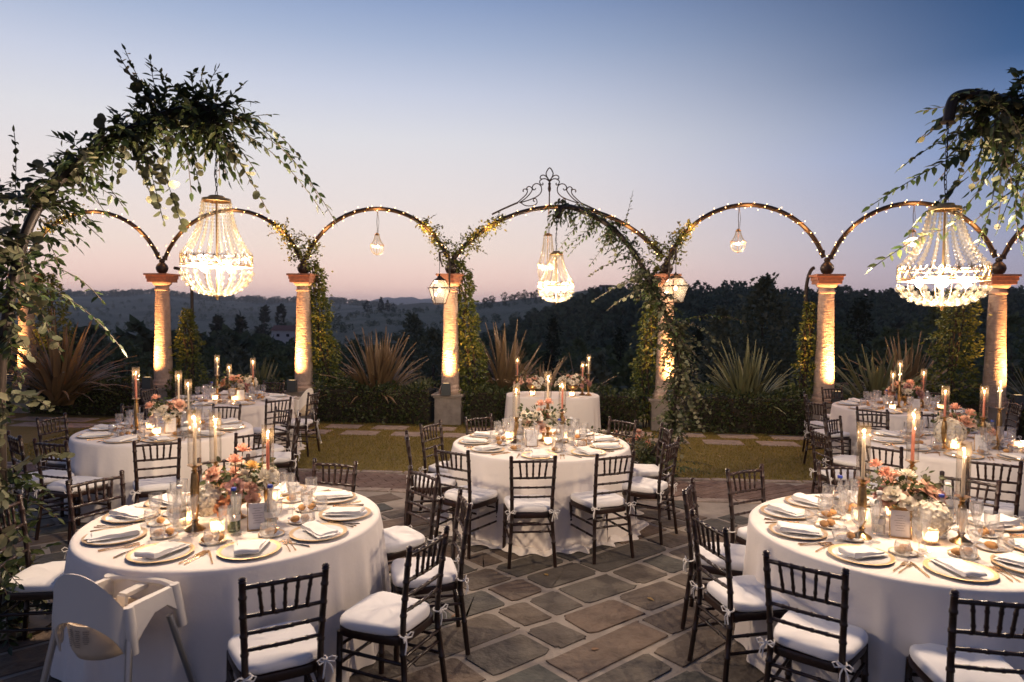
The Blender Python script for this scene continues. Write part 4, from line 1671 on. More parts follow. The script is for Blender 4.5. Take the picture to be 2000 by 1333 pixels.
# ------------------------------------------------------------------ highchairs
def make_highchair():
    t = thing('highchair', '', 'highchair')
    # backrest shell curving round the sitter; front is +y
    def shell(name, a0, a1, zf0, zf1, r0, r1, th, m, nA=22, nZ=8):
        V, F = [], []
        for side in (0, 1):
            for j in range(nZ + 1):
                for i in range(nA + 1):
                    s = i / nA
                    a = a0 + (a1 - a0) * s
                    q = j / nZ
                    z = zf0(s) + (zf1(s) - zf0(s)) * q
                    rr = r0 + (r1 - r0) * (z - .50) / .38 - (th if side else 0)
                    V.append((rr * math.cos(a), -.07 + rr * .5 * math.sin(a), z))
        n1 = (nZ + 1) * (nA + 1)
        for j in range(nZ):
            for i in range(nA):
                p = j * (nA + 1) + i
                F.append((p, p + 1, p + nA + 2, p + nA + 1))
                F.append((n1 + p, n1 + p + nA + 1, n1 + p + nA + 2, n1 + p + 1))
        for i in range(nA):
            p = nZ * (nA + 1) + i
            F.append((p, p + 1, n1 + p + 1, n1 + p))
            F.append((i + 1, i, n1 + i, n1 + i + 1))
        for j in range(nZ):
            for i in (0, nA):
                p = j * (nA + 1) + i
                F.append((p, p + nA + 1, n1 + p + nA + 1, n1 + p))
        part(name, mesh_np(name, V, F, m, True, 50), t)
    hump = lambda s: max(0, math.sin(PI * s)) ** 1.15
    shell('backrest', math.radians(184), math.radians(356), lambda s: .48 + .20 * max(0, math.sin(PI * s)) ** .8, lambda s: .70 + .20 * hump(s), .20, .205, .012, MT['plastic'])
    # seat bucket
    mb = MB()
    prof = [(.001, .47), (.09, .472), (.125, .49), (.145, .53), (.155, .60), (.16, .66), (.15, .66), (.135, .53), (.10, .50), (.001, .49)]
    mb.lathe(prof, 28)
    part('seat', mb.mesh('seat', mat('cream_plastic', (.66, .54, .40), .45)), t)
    # tray ring: two side arms and a front bar, with a centre strut
    for s in (-1, 1):
        V = [(s * .20, -.03, .735), (s * .20, .20, .735), (s * .168, .20, .735), (s * .168, -.03, .735), (s * .20, -.03, .62), (s * .205, .20, .64), (s * .172, .20, .65), (s * .172, -.03, .63)]
        mb = MB()
        mb.add([(s * .205, -.06, .735), (s * .20, .22, .725), (s * .172, .20, .725), (s * .172, -.06, .735), (s * .222, -.07, .56), (s * .214, .06, .655), (s * .214, .14, .66), (s * .22, .235, .585),
                (s * .195, -.06, .57), (s * .185, .06, .66), (s * .185, .14, .665), (s * .192, .215, .59), (s * .203, .06, .730), (s * .202, .14, .728), (s * .172, .06, .732), (s * .172, .14, .728)],
               [(0, 12, 5, 4), (12, 13, 6, 5), (13, 1, 7, 6), (3, 8, 9, 14), (14, 9, 10, 15), (15, 10, 11, 2), (0, 3, 14, 12), (12, 14, 15, 13), (13, 15, 2, 1), (4, 5, 9, 8), (5, 6, 10, 9), (6, 7, 11, 10), (0, 4, 8, 3), (1, 2, 11, 7)])
        part('armrest', mb.mesh('armrest', MT['plastic'], False), t)
    mb = MB()
    mb.tube([(-.19, .21, .718), (-.1, .235, .72), (.1, .235, .72), (.19, .21, .718)], .019, 8)
    part('front_bar', mb.mesh('front_bar', MT['plastic']), t)
    mb = MB()
    mb.box((0, .16, .70), (.045, .14, .02))
    mb.box((0, .09, .60), (.045, .02, .20))
    part('crotch_strut', mb.mesh('crotch_strut', MT['plastic'], False), t)
    for sx, y0, y1 in ((-1, -.075, -.07), (1, -.075, -.07), (1, .205, .235), (-1, .205, .235)):
        mb = MB()
        mb.tube([(sx * .196, y0, .735), (sx * .203, (y0 * 2 + y1) / 3, .65), (sx * .215, y1, .52), (sx * .217, y1, .515)], [.022, .026, .024, .020], 8)
        part('leg_socket', mb.mesh('leg_socket', MT['plastic'], True, 60), t)
    for sx, sy in ((-1, -1), (1, -1), (1, 1), (-1, 1)):
        mb = MB()
        mb.tube([(sx * .205, .04 + sy * .10 - .04 * (sy < 0) + .02, .60), (sx * .275, .06 + sy * .25, .02)], .0155, 10)
        part('leg', mb.mesh('leg', MT['steel']), t)
        mb = MB()
        mb.tube([(sx * .272, .06 + sy * .246, .035), (sx * .277, .06 + sy * .253, 0)], .019, 10)
        part('foot', mb.mesh('foot', MT['plastic']), t)
    # moulded print on the back of the bucket: three columns of small lines
    mb = MB()
    for c in range(3):
        for k in range(9 if c < 2 else 7):
            a = math.radians(270 + (c - 1) * 15)
            z = .635 - k * .009
            w = math.radians(5.2 if (k * 7 + c) % 4 else 3.4)
            r = .1615
            mb.add([(r * math.cos(a - w), r * math.sin(a - w), z), (r * math.cos(a + w), r * math.sin(a + w), z), (r * math.cos(a + w), r * math.sin(a + w), z + .004), (r * math.cos(a - w), r * math.sin(a - w), z + .004)], [(0, 1, 2, 3)])
    part('lettering', mb.mesh('lettering', mat('moulded_print', (.30, .22, .16), .7), False), t)
    return t


hch = Protos(make_highchair)
hch.put((-1.885, 3.14, 0), math.radians(75 - 90), 'white plastic highchair with silver legs, large in the front left corner', 'white plastic highchairs')
hch.put((-3.25, 10.45, 0), math.radians(165 - 90), 'small white plastic highchair at the rear left table by the pedestal', 'white plastic highchairs')

# ================================================================== TABLEWARE
def charger():
    t = thing('charger_plate', '', 'plate')
    mb = MB()
    mb.lathe([(.001, .004), (.10, .004), (.115, .008), (.142, .013), (.142, .009), (.115, .003), (.09, .0), (.001, 0)], 40)
    part('dish', mb.mesh('dish', MT['china']), t)
    mb = MB()
    mb.lathe([(.136, .0115), (.150, .0145), (.160, .0175), (.165, .0165), (.163, .0135), (.145, .009), (.136, .008)], 48)
    part('gold_rim', mb.mesh('gold_rim', MT['gold']), t)
    return t


def bread_plate():
    t = thing('bread_plate', '', 'plate')
    mb = MB()
    mb.lathe([(.001, .003), (.045, .003), (.068, .010), (.068, .007), (.045, 0), (.001, 0)], 30)
    part('dish', mb.mesh('dish', MT['china']), t)
    mb = MB()
    mb.lathe([(.0665, .0095), (.073, .0125), (.074, .011), (.068, .0075)], 32)
    part('gold_rim', mb.mesh('gold_rim', MT['gold']), t)
    return t


def roll_mesh():
    V, F = [], []
    n, m_ = 14, 8
    for j in range(m_ + 1):
        b = -PI / 2 + PI * j / m_
        for i in range(n):
            a = 2 * PI * i / n
            k = 1 + .05 * math.sin(a * 3 + b * 2)
            V.append((.036 * math.cos(a) * math.cos(b) * k, .024 * math.sin(a) * math.cos(b) * k, .019 + .019 * math.sin(b) * (1.1 if b > 0 else .95)))
    for j in range(m_):
        for i in range(n):
            F.append((j * n + i, j * n + (i + 1) % n, (j + 1) * n + (i + 1) % n, (j + 1) * n + i))
    return mesh_np('bread_roll', V, F, MT['bread'])


def napkin_mesh(seed):
    g = random.Random(seed)
    # folded layers with one rolled edge: profile along x, extruded along y
    lay = []
    L = .105
    pts = []
    for k in range(9):          # rolled end
        a = PI * .5 + PI * k / 8 * 1.0
        pts.append((-L + .018 * math.cos(a) + .004, .020 + .020 * math.sin(a)))
    top = [(x, .036 - .018 * ((x + L) / (2 * L)) ** 1.1 + .003 * math.sin(x * 60 + seed)) for x in np.linspace(-L + .01, L, 8)]
    bot = [(x, .0) for x in np.linspace(L + .004, -L + .01, 6)]
    prof = top[:1] + top[1:] + [(L + .005, .012)] + bot + pts[::-1][:-1]
    prof = top + [(L + .006, .010)] + bot + [p for p in pts[::-1]][1:-1]
    V, F = [], []
    n = len(prof)
    NY = 7
    for j in range(NY):
        y = -.055 + .11 * j / (NY - 1)
        for i, (x, z) in enumerate(prof):
            fan = 1 + .25 * max(0, x / L) * g.uniform(.8, 1.0)
            V.append((x + .004 * math.sin(j * 1.3 + seed), y * fan + .003 * math.sin(i), max(.0, z * (1 + .10 * math.sin(j * 1.1 + seed * 2)))))
    for j in range(NY - 1):
        for i in range(n):
            F.append((j * n + i, j * n + (i + 1) % n, (j + 1) * n + (i + 1) % n, (j + 1) * n + i))
    F.append(tuple(range(n))[::-1])
    F.append(tuple((NY - 1) * n + i for i in range(n)))
    # loose lower layers
    for q, (dx, dy, rz) in enumerate(((.012, .012, .10), (.02, -.012, -.12))):
        c_, s_ = math.cos(rz), math.sin(rz)
        P = [(-.09, -.055), (.11, -.062), (.115, .062), (-.09, .055)]
        k = len(V)
        for zb in (.0005 + q * .004, .0045 + q * .004):
            for a, b in P:
                V.append((a * c_ - b * s_ + dx, a * s_ + b * c_ + dy, zb))
        F += [(k + 4, k + 5, k + 6, k + 7), (k, k + 1, k + 5, k + 4), (k + 1, k + 2, k + 6, k + 5), (k + 2, k + 3, k + 7, k + 6), (k + 3, k, k + 4, k + 7)]
    return mesh_np('napkin', V, F, MT['napkin'], True, 50)


def wine_glass(h=.20, r=.038, flute=False):
    mb = MB()
    b = .09
    mb.lathe([(.001, .002), (.033, .002), (.034, .004), (.012, .009), (.0045, .02), (.004, b - .012), (.008, b), (r * .55, b + .012), (r * .92, b + .04), (r, b + .065), (r * .96, h - .012), (r * 1.02, h), (r * 1.0, h + .0005), (r * .94, h - .012), (r * .97, b + .065), (r * .88, b + .042), (r * .5, b + .016), (.001, b + .008)], 20)
    return mb.mesh('wine_glass', MT['glass'])


def flute_glass():
    mb = MB()
    mb.lathe([(.001, .002), (.031, .002), (.032, .004), (.011, .010), (.004, .022), (.004, .08), (.010, .10), (.022, .14), (.028, .18), (.031, .225), (.033, .235), (.031, .234), (.027, .18), (.02, .14), (.008, .105), (.001, .10)], 20)
    return mb.mesh('flute_glass', MT['glass'])


def tumbler_glass():
    mb = MB()
    mb.lathe([(.001, .002), (.028, .002), (.033, .012), (.041, .04), (.042, .06), (.037, .085), (.036, .086), (.040, .06), (.039, .04), (.030, .014), (.001, .008)], 20)
    return mb.mesh('tumbler_glass', MT['glass'])


def fork_mesh():
    mb = MB()
    mb.tube([(0, -.10, .004), (0, -.03, .005), (0, .03, .004)], [.0042, .0024, .003], 5)
    mb.box((0, .045, .005), (.020, .034, .0022))
    for k in range(4):
        mb.box(((k - 1.5) * .0056, .08, .0055), (.0026, .042, .002))
    return mb.mesh('fork', MT['cutlery'], True)


def knife_mesh():
    mb = MB()
    mb.tube([(0, -.11, .004), (0, -.05, .005), (0, -.01, .004)], [.0045, .0042, .003], 5)
    mb.add([(-.004, -.01, .003), (.007, -.01, .003), (.009, .06, .003), (.004, .105, .003), (-.004, .11, .003), (-.004, -.01, .005), (.007, -.01, .005), (.008, .06, .005), (.004, .105, .005), (-.004, .11, .005)],
           [(5, 6, 7, 8, 9), (4, 3, 2, 1, 0), (0, 1, 6, 5), (1, 2, 7, 6), (2, 3, 8, 7), (3, 4, 9, 8), (4, 0, 5, 9)])
    return mb.mesh('knife', MT['cutlery'], True)


PC_, PB_ = Protos(charger), Protos(bread_plate)
ROLL = roll_mesh()
NAP = [napkin_mesh(k) for k in range(4)]
WG, FG, TG, FK, KN = wine_glass(), flute_glass(), tumbler_glass(), fork_mesh(), knife_mesh()
SEATS = {
    'T1': [-63, -104, -146, 180, -25, 7, 45, 84, 120, 151],
    'T2': [119, 150, 186, 224, 262, 299, 335, 12, 48, 84],
    'TC': [266, 218, 308, 183, 343, 148, 14, 110, 48],
    'T3': [-66, -100, -140, 178, -25, 10, 45, 85, 145],
    'T4': [-55, -98, -140, 178, -10, 32, 80, 118],
    'T6': [-120, -160, 165, 128, 92, -80, -40, -4, 40],
    'T7': [-130, -166, 155, 118, 82, -92, -52, -8, 30],
}
ZC = ZT + .001
FAR = {'T4', 'T7'}
for key, angs in SEATS.items():
    (cx, cy0), nm = TB[key]
    for ai, deg in enumerate(angs):
        a = math.radians(deg + random.uniform(-1.5, 1.5))
        u_ = (math.cos(a), math.sin(a))
        v_ = (-u_[1], u_[0])

        def at(r, s):
            return (cx + u_[0] * r + v_[0] * s, cy0 + u_[1] * r + v_[1] * s, ZC)
        # the sitter faces the centre: rotation so that local +y points inwards
        rz = a + PI / 2
        se = sector(deg)
        wh = se + ' of the ' + nm
        PC_.put(at(.665, 0), rz, 'gold rimmed plate under a napkin, ' + wh, 'gold rimmed plates')
        p = at(.665, 0)
        na = rz + PI / 2 + random.uniform(-.35, .35) + (PI if random.random() < .35 else 0)
        solo('napkin', NAP[(ai + len(key)) % 4], 'folded white napkin on the plate, ' + wh, 'napkin', (p[0], p[1], p[2] + .0185), na, 'folded napkins on the plates').scale = (random.uniform(.92, 1.08), random.uniform(.85, 1.15), random.uniform(.6, .85))
        bp = at(.42 + random.uniform(-.02, .02), .13 + random.uniform(-.02, .03))
        PB_.put(bp, rz, 'small gold rimmed bread plate, ' + wh, 'bread plates')
        nr = 2 if (ai * 7 + len(nm)) % 3 else 1
        for k in range(nr):
            o = (.031 * (k * 2 - 1) if nr == 2 else 0)
            w = random.uniform(0, 3)
            solo('bread_roll', ROLL, ('round bread roll on the bread plate, ' if nr == 1 else ['first bread roll on its plate, ', 'second bread roll on its plate, '][k]) + wh, 'bread',
                 (bp[0] + o * math.cos(w * .3), bp[1] + o * math.sin(w * .3) + .0, bp[2] + .004), w, 'bread rolls')
        gl = [('wine_glass', WG, .44, -.10, 'clear stemmed wine glass'), ('tumbler_glass', TG, .47, -.19, 'rounded clear water tumbler')]
        if key not in FAR:
            gl.append(('flute_glass', FG, .35, -.04, 'tall clear stemmed flute'))
        else:
            gl.append(('wine_glass', WG, .36, -.05, 'second stemmed wine glass'))
        for gname, gm, r, s, glb in gl:
            q = at(r + random.uniform(-.015, .015), s + random.uniform(-.015, .015))
            solo(gname, gm, glb + ', ' + wh, 'glass', q, random.uniform(0, 6), gname.replace('_', ' ') + 's on the tables')
        if key not in FAR:
            for cname, cm, s, clb in (('fork', FK, -.195, 'inner gold fork left of the plate'), ('fork', FK, -.222, 'outer gold fork left of the plate'), ('knife', KN, .195, 'gold knife right of the plate')):
                q = at(.665, -s)
                solo(cname, cm, clb + ', ' + wh, 'cutlery', q, rz + random.uniform(-.05, .05), 'gold ' + ('forks' if cname == 'fork' else 'knives') + ' beside the plates')


# ------------------------------------------------------------------ candles
def stick_mesh(h):
    """turned brass candlestick, cup top at height h"""
    mb = MB()
    pr = [(.001, 0), (.058, 0), (.060, .004), (.052, .010), (.045, .016), (.030, .024), (.018, .034), (.014, .045), (.022, .055), (.013, .065), (.0165, .075)]
    z0, z1 = .075, h - .05
    for k in range(1, 8):
        q = k / 7
        pr.append((.0165 + .0095 * math.sin(q * PI * .9), z0 + (z1 - z0) * q))
    pr += [(.012, z1 + .006), (.020, z1 + .014), (.012, z1 + .022), (.014, z1 + .030), (.030, z1 + .042), (.041, z1 + .047), (.041, z1 + .050), (.010, z1 + .049), (.001, z1 + .049)]
    mb.lathe(pr, 20)
    return mb


STK = {}


def candle_set(x, y, h, hg, pink, where):
    k = round(h, 2)
    if k not in STK:
        STK[k] = stick_mesh(k).mesh('candlestick', MT['brass'])
    col = 'coral pink' if pink else 'ivory white'
    solo('candlestick', STK[k], 'turned brass candlestick under the ' + col + ' candle, ' + where, 'candlestick', (x, y, ZC), 0, 'brass candlesticks')
    zc = ZC + k
    t = thing('taper_candle', 'lit ' + col + ' taper candle, ' + where, 'candle', (x, y, zc), random.uniform(0, 6), 'taper candles')
    hc = hg - .085
    mb = MB()
    tl = random.uniform(-.004, .004)
    mb.tube([(0, 0, -.012), (tl * .3, 0, hc * .5), (tl, tl * .6, hc - .004), (tl, tl * .6, hc)], [.0105, .0102, .0092, .006], 14)
    part('wax', mb.mesh('wax', MT['wax_pink'] if pink else MT['wax_white']), t)
    mb = MB()
    mb.tube([(tl, 0, hc), (tl, 0, hc + .009)], .0012, 5)
    part('wick', mb.mesh('wick', MT['black']), t)
    mb = MB()
    mb.lathe([(.001, 0), (.0045, .005), (.0068, .013), (.0058, .024), (.003, .036), (.0006, .046)], 10)
    part('flame', mb.mesh('flame', MT['flame']), t, (tl, 0, hc + .004), (random.uniform(-.1, .1), random.uniform(-.1, .1), 0), (.8, .8, random.uniform(.6, .95)))
    lamp(t, (tl, 0, hc + .026), P_CANDLE, CANDLE, .008, name='candle_light')
    mb = MB()
    r = .037
    mb.lathe([(r, 0), (r, hg), (r - .0022, hg), (r - .0022, 0)], 28)
    solo('glass_chimney', mb.mesh('glass_chimney', MT['chimney']), 'clear glass tube round the ' + col + ' candle, ' + where, 'candle glass', (x, y, zc), 0, 'glass tubes round the candles')


CAND = [
    (-1.879, 4.02, .39, .33, 0, 'left front of the near left table flowers'), (-1.942, 4.45, .315, .318, 0, 'behind the near left table flowers'), (-1.515, 4.22, .31, .29, 1, 'right of the near left table flowers'),
    (2.07, 3.98, .35, .33, 0, 'left of the near right table flowers'), (2.577, 4.35, .38, .345, 1, 'behind the near right table flowers'), (2.607, 3.90, .27, .32, 0, 'right of the near right table flowers'),
    (.048, 6.85, .257, .327, 0, 'left on the middle table'), (.38, 7.10, .383, .322, 0, 'tallest, behind the middle table flowers'), (.512, 6.85, .308, .326, 1, 'right on the middle table'),
    (-3.976, 7.20, .373, .332, 1, 'left on the second left table'), (-3.697, 7.55, .30, .336, 0, 'behind the flowers of the second left table'), (-3.424, 7.20, .25, .332, 0, 'right on the second left table'),
    (-4.37, 10.1, .355, .30, 0, 'left on the rear left table'), (-4.19, 10.1, .22, .30, 0, 'middle of the rear left table'), (-3.84, 10.1, .315, .29, 1, 'right on the rear left table'),
    (.09, 10.9, .31, .30, 1, 'left on the small back table'), (1.135, 10.9, .25, .29, 1, 'right on the small back table'), (1.225, 10.85, .355, .31, 0, 'far right on the small back table'),
    (4.274, 6.70, .315, .304, 1, 'left on the second right table'), (4.658, 6.70, .318, .309, 1, 'middle of the second right table'), (4.816, 6.70, .41, .309, 0, 'tallest on the second right table'),
    (5.435, 9.70, .23, .30, 0, 'left on the rear right table'), (5.53, 9.70, .375, .30, 0, 'tallest on the rear right table'), (5.87, 9.70, .255, .30, 1, 'right on the rear right table'),
]
for c in CAND:
    candle_set(*c)


# votive tealights
def votive_mesh():
    mb = MB()
    n = 40
    V = []
    pr = [(.030, .0), (.034, .01), (.038, .04), (.041, .075), (.042, .082), (.039, .082), (.036, .04), (.031, .012), (.012, .008)]
    for r, z in pr:
        for i in range(n):
            a = 2 * PI * i / n
            k = 1 + (.035 if i % 2 else -.015) * (1 if .008 < z < .078 else .2)
            V.append((r * k * math.cos(a), r * k * math.sin(a), z))
    F = [(j * n + i, j * n + (i + 1) % n, (j + 1) * n + (i + 1) % n, (j + 1) * n + i) for j in range(len(pr) - 1) for i in range(n)]
    F.append(tuple(range(n))[::-1])
    mb.add(V, F)
    return mb.mesh('cup', MT['votive'], False)


VM = votive_mesh()
mbv = MB()
mbv.lathe([(.001, .030), (.022, .030), (.022, .010), (.001, .010)][::-1], 16)
TLM = mbv.mesh('tealight', MT['wax_white'])
mbv = MB()
mbv.lathe([(.001, 0), (.0045, .004), (.006, .010), (.0035, .02), (.0005, .028)], 8)
TFM = mbv.mesh('flame', MT['tea'])
VOT = [(-1.718, 3.955, 'front of the near left table flowers'), (-1.99, 4.14, 'left of the near left table flowers'), (-1.62, 4.62, 'behind the near left table flowers'),
       (2.416, 3.88, 'front of the near right table flowers'), (2.48, 4.38, 'behind the near right table flowers'), (2.22, 4.28, 'left of the near right table flowers'),
       (.366, 6.74, 'front of the middle table flowers'), (.56, 7.0, 'right of the middle table flowers'), (-.02, 7.02, 'left of the middle table flowers'),
       (-3.702, 7.08, 'front of the second left table flowers'), (-3.95, 7.42, 'left of the second left table flowers'),
       (-4.30, 9.86, 'front of the rear left table flowers'), (-4.0, 9.82, 'right front of the rear left table flowers'),
       (.33, 10.72, 'left on the small back table'), (.95, 10.68, 'right on the small back table'),
       (4.35, 6.64, 'left on the second right table'), (5.03, 6.72, 'right on the second right table'), (4.62, 7.1, 'behind the second right table flowers'),
       (5.28, 9.42, 'left on the rear right table'), (6.0, 9.5, 'right on the rear right table')]
pv = None
for x, y, wh in VOT:
    t = thing('votive_candle', 'glowing ribbed glass votive, ' + wh, 'votive', (x, y, ZC), random.uniform(0, 3), 'glowing glass votives')
    part('cup', VM, t)
    part('tealight', TLM, t)
    part('flame', TFM, t, (0, 0, .030))
    lamp(t, (0, 0, .048), P_TEA, CANDLE, .008, name='tealight_light')


# bottles, menu cards
def bottle(x, y, green, where, cap='blue'):
    t = thing('water_bottle', ('green' if green else 'clear') + ' glass water bottle, ' + where, 'bottle', (x, y, ZC), random.uniform(0, 6), 'water bottles on the tables')
    mb = MB()
    mb.lathe([(.001, .004), (.030, .002), (.036, .008), (.037, .02), (.037, .13), (.034, .15), (.022, .175), (.014, .20), (.0125, .235), (.0145, .238), (.0145, .245), (.0115, .245), (.0115, .20), (.034, .14), (.035, .02), (.001, .010)], 24)
    part('glass', mb.mesh('glass', MT['green_glass'] if green else MT['glass']), t)
    mb = MB()
    mb.lathe([(.001, .011), (.0345, .018), (.0345, .115), (.001, .116)], 20)
    part('water', mb.mesh('water', MT['water']), t)
    mb = MB()
    mb.lathe([(.0376, .07), (.0376, .105)], 24)
    part('label', mb.mesh('label', MT['label']), t)
    mb = MB()
    mb.lathe([(.001, .262), (.015, .262), (.016, .26), (.016, .246), (.001, .246)][::-1], 14)
    part('cap', mb.mesh('cap', MT['blue'] if cap == 'blue' else MT['china']), t)


for b_ in [(-1.636, 3.99, 1, 'front of the near left table flowers'), (-1.445, 4.06, 0, 'right of the near left table flowers'), (-1.975, 4.03, 0, 'left of the brass stick on the near left table', 'white'),
           (2.198, 4.03, 0, 'left of the card on the near right table', 'white'), (2.53, 3.97, 0, 'right of the votive on the near right table'), (2.15, 4.42, 0, 'behind the near right table flowers'), (2.74, 4.24, 0, 'back right of the near right table flowers', 'white'),
           (.475, 6.73, 0, 'right of the votive on the middle table'), (.09, 6.70, 0, 'left of the card on the middle table', 'white'), (.60, 6.82, 0, 'right of the pink candle on the middle table', 'white'), (.10, 7.16, 0, 'behind the left candle on the middle table'),
           (-3.55, 7.42, 1, 'right of the second left table flowers'), (-4.06, 7.36, 0, 'left of the second left table flowers'), (-3.38, 7.02, 0, 'right front of the second left table', 'white'),
           (-4.40, 9.98, 0, 'left on the rear left table'), (-3.97, 10.32, 0, 'behind the rear left table flowers'), (-3.78, 9.9, 0, 'right on the rear left table', 'white'),
           (4.33, 6.86, 0, 'left of the second right table flowers', 'white'), (4.86, 6.86, 0, 'right of the second right table flowers'), (4.98, 6.92, 0, 'far right on the second right table', 'white'),
           (5.30, 9.62, 0, 'left on the rear right table'), (5.82, 9.52, 0, 'right on the rear right table', 'white')]:
    bottle(*b_)


def menu(x, y, rz, where):
    t = thing('menu_card', 'white menu card in a clear stand, ' + where, 'menu card', (x, y, ZC), rz, 'menu cards on the tables')
    mb = MB()
    mb.add([(-.05, .02, .006), (.05, .02, .006), (.05, .045, .155), (-.05, .045, .155), (-.05, .024, .006), (.05, .024, .006), (.05, .049, .155), (-.05, .049, .155)],
           [(0, 1, 2, 3), (7, 6, 5, 4), (0, 4, 5, 1), (1, 5, 6, 2), (2, 6, 7, 3), (3, 7, 4, 0)])
    part('card', mb.mesh('card', MT['card'], False), t)
    mb = MB()
    for k, w in enumerate((.05, .03, .06, .045, .055, .035, .05)):
        z = .125 - k * .014
        y0 = .02 + .025 * (z - .006) / .149 - .0006
        mb.add([(-w / 2, y0, z), (w / 2, y0, z), (w / 2, y0 + .0003, z + .0022), (-w / 2, y0 + .0003, z + .0022)], [(0, 1, 2, 3)])
    part('lettering', mb.mesh('lettering', MT['ink'], False), t)
    mb = MB()
    mb.box((0, .035, .003), (.115, .06, .006))
    mb.tube([(-.056, .018, .006), (-.056, .044, .165), (.056, .044, .165), (.056, .018, .006)], .0028, 6)
    part('stand', mb.mesh('stand', MT['brass'], False), t)


for c in [(-1.50, 4.0, .35, 'right front of the near left table flowers'), (2.29, 3.95, -.3, 'front of the near right table flowers'), (.205, 6.62, .1, 'front of the middle table flowers'),
          (-3.62, 7.2, .3, 'front of the second left table flowers'), (-3.93, 9.85, .3, 'front of the rear left table flowers'), (4.55, 6.55, -.3, 'front of the second right table flowers'), (5.62, 9.42, -.2, 'front of the rear right table flowers')]:
    menu(*c)


# ------------------------------------------------------------------ flowers
def petal(V, F, c, az_, tilt, L, Wd, cup, nz=3, nx=4):
    k = len(V)
    ca_, sa_ = math.cos(az_), math.sin(az_)
    for j in range(nz + 1):
        s = j / nz
        w = Wd * math.sin(PI * (.18 + .72 * s)) if s < 1 else Wd * .55
        ang = tilt + cup * (s - .5)
        r = L * s * math.cos(ang)
        z = L * s * math.sin(ang)
        for i in range(nx + 1):
            q = (i / nx - .5) * 2
            x = r - abs(q) ** 2 * w * .25
            y = q * w / 2
            zz_ = z + .05 * L * math.sin(i * 2.3 + az_ * 5) * s
            V.append((c[0] + x * ca_ - y * sa_, c[1] + x * sa_ + y * ca_, c[2] + zz_))
    for j in range(nz):
        for i in range(nx):
            p = k + j * (nx + 1) + i
            F.append((p, p + 1, p + nx + 2, p + nx + 1))


def rose_mesh(m):
    V, F = [], []
    for k in range(20):
        q = k / 19
        petal(V, F, (.10 * q * math.cos(k * 2.4), .10 * q * math.sin(k * 2.4), -.1 * q), k * 2.399, 1.45 - 1.25 * q, .42 + .52 * q, .45 + .5 * q, .5 - .9 * q, 3, 4)
    return mesh_np('rose', V, F, m, True, 60)


def carnation_mesh(m):
    V, F = [], []
    for k in range(46):
        q = (k / 45)
        petal(V, F, (0, 0, 0), k * 2.399, 1.5 - 1.35 * q, .75 + .2 * random.random(), .36, random.uniform(-.8, .8), 2, 3)
    return mesh_np('carnation', V, F, m, True, 60)


def hydrangea_mesh(m):
    V, F = [], []
    N = 120
    for k in range(N):
        z = 1 - 1.75 * (k + .5) / N
        r = math.sqrt(max(0, 1 - z * z))
        a = k * 2.39996
        nrm = Vector((r * math.cos(a), r * math.sin(a), z))
        t1 = nrm.orthogonal().normalized()
        t2 = nrm.cross(t1)
        rr = .92 + random.uniform(-.06, .08)
        for p in range(4):
            w = p * PI / 2 + k
            d = t1 * math.cos(w) + t2 * math.sin(w)
            e = t1 * -math.sin(w) + t2 * math.cos(w)
            c = nrm * rr
            s = .17
            k0 = len(V)
            V += [tuple(c), tuple(c + (d * .7 + e * .6) * s + nrm * .03), tuple(c + d * 1.25 * s + nrm * .06), tuple(c + (d * .7 - e * .6) * s + nrm * .03)]
            F.append((k0, k0 + 3, k0 + 2, k0 + 1))
    k0 = len(V)
    for j in range(7):
        b = -PI / 2 + PI * j / 6
        for i in range(12):
            V.append((.86 * math.cos(i * PI / 6) * math.cos(b), .86 * math.sin(i * PI / 6) * math.cos(b), .86 * math.sin(b)))
    F += [(k0 + j * 12 + i, k0 + j * 12 + (i + 1) % 12, k0 + (j + 1) * 12 + (i + 1) % 12, k0 + (j + 1) * 12 + i) for j in range(6) for i in range(12)]
    return mesh_np('hydrangea', V, F, m, False)


def dahlia_mesh(m):
    V, F = [], []
    for k in range(54):
        q = k / 53
        petal(V, F, (0, 0, .1 * (1 - q)), k * 2.399, 1.4 - 1.5 * q, .45 + .5 * q, .22, .3, 2, 2)
    return mesh_np('dahlia', V, F, m, True, 60)


FL = {('rose', c): rose_mesh(MT['petal_' + c]) for c in ('blush', 'white', 'rust', 'mauve')}
FL.update({('carnation', c): carnation_mesh(MT['petal_' + c]) for c in ('coral', 'blush', 'mauve')})
FL[('hydrangea', 'white')] = hydrangea_mesh(MT['petal_white'])
FL.update({('dahlia', c): dahlia_mesh(MT['petal_' + c]) for c in ('white', 'yellow')})


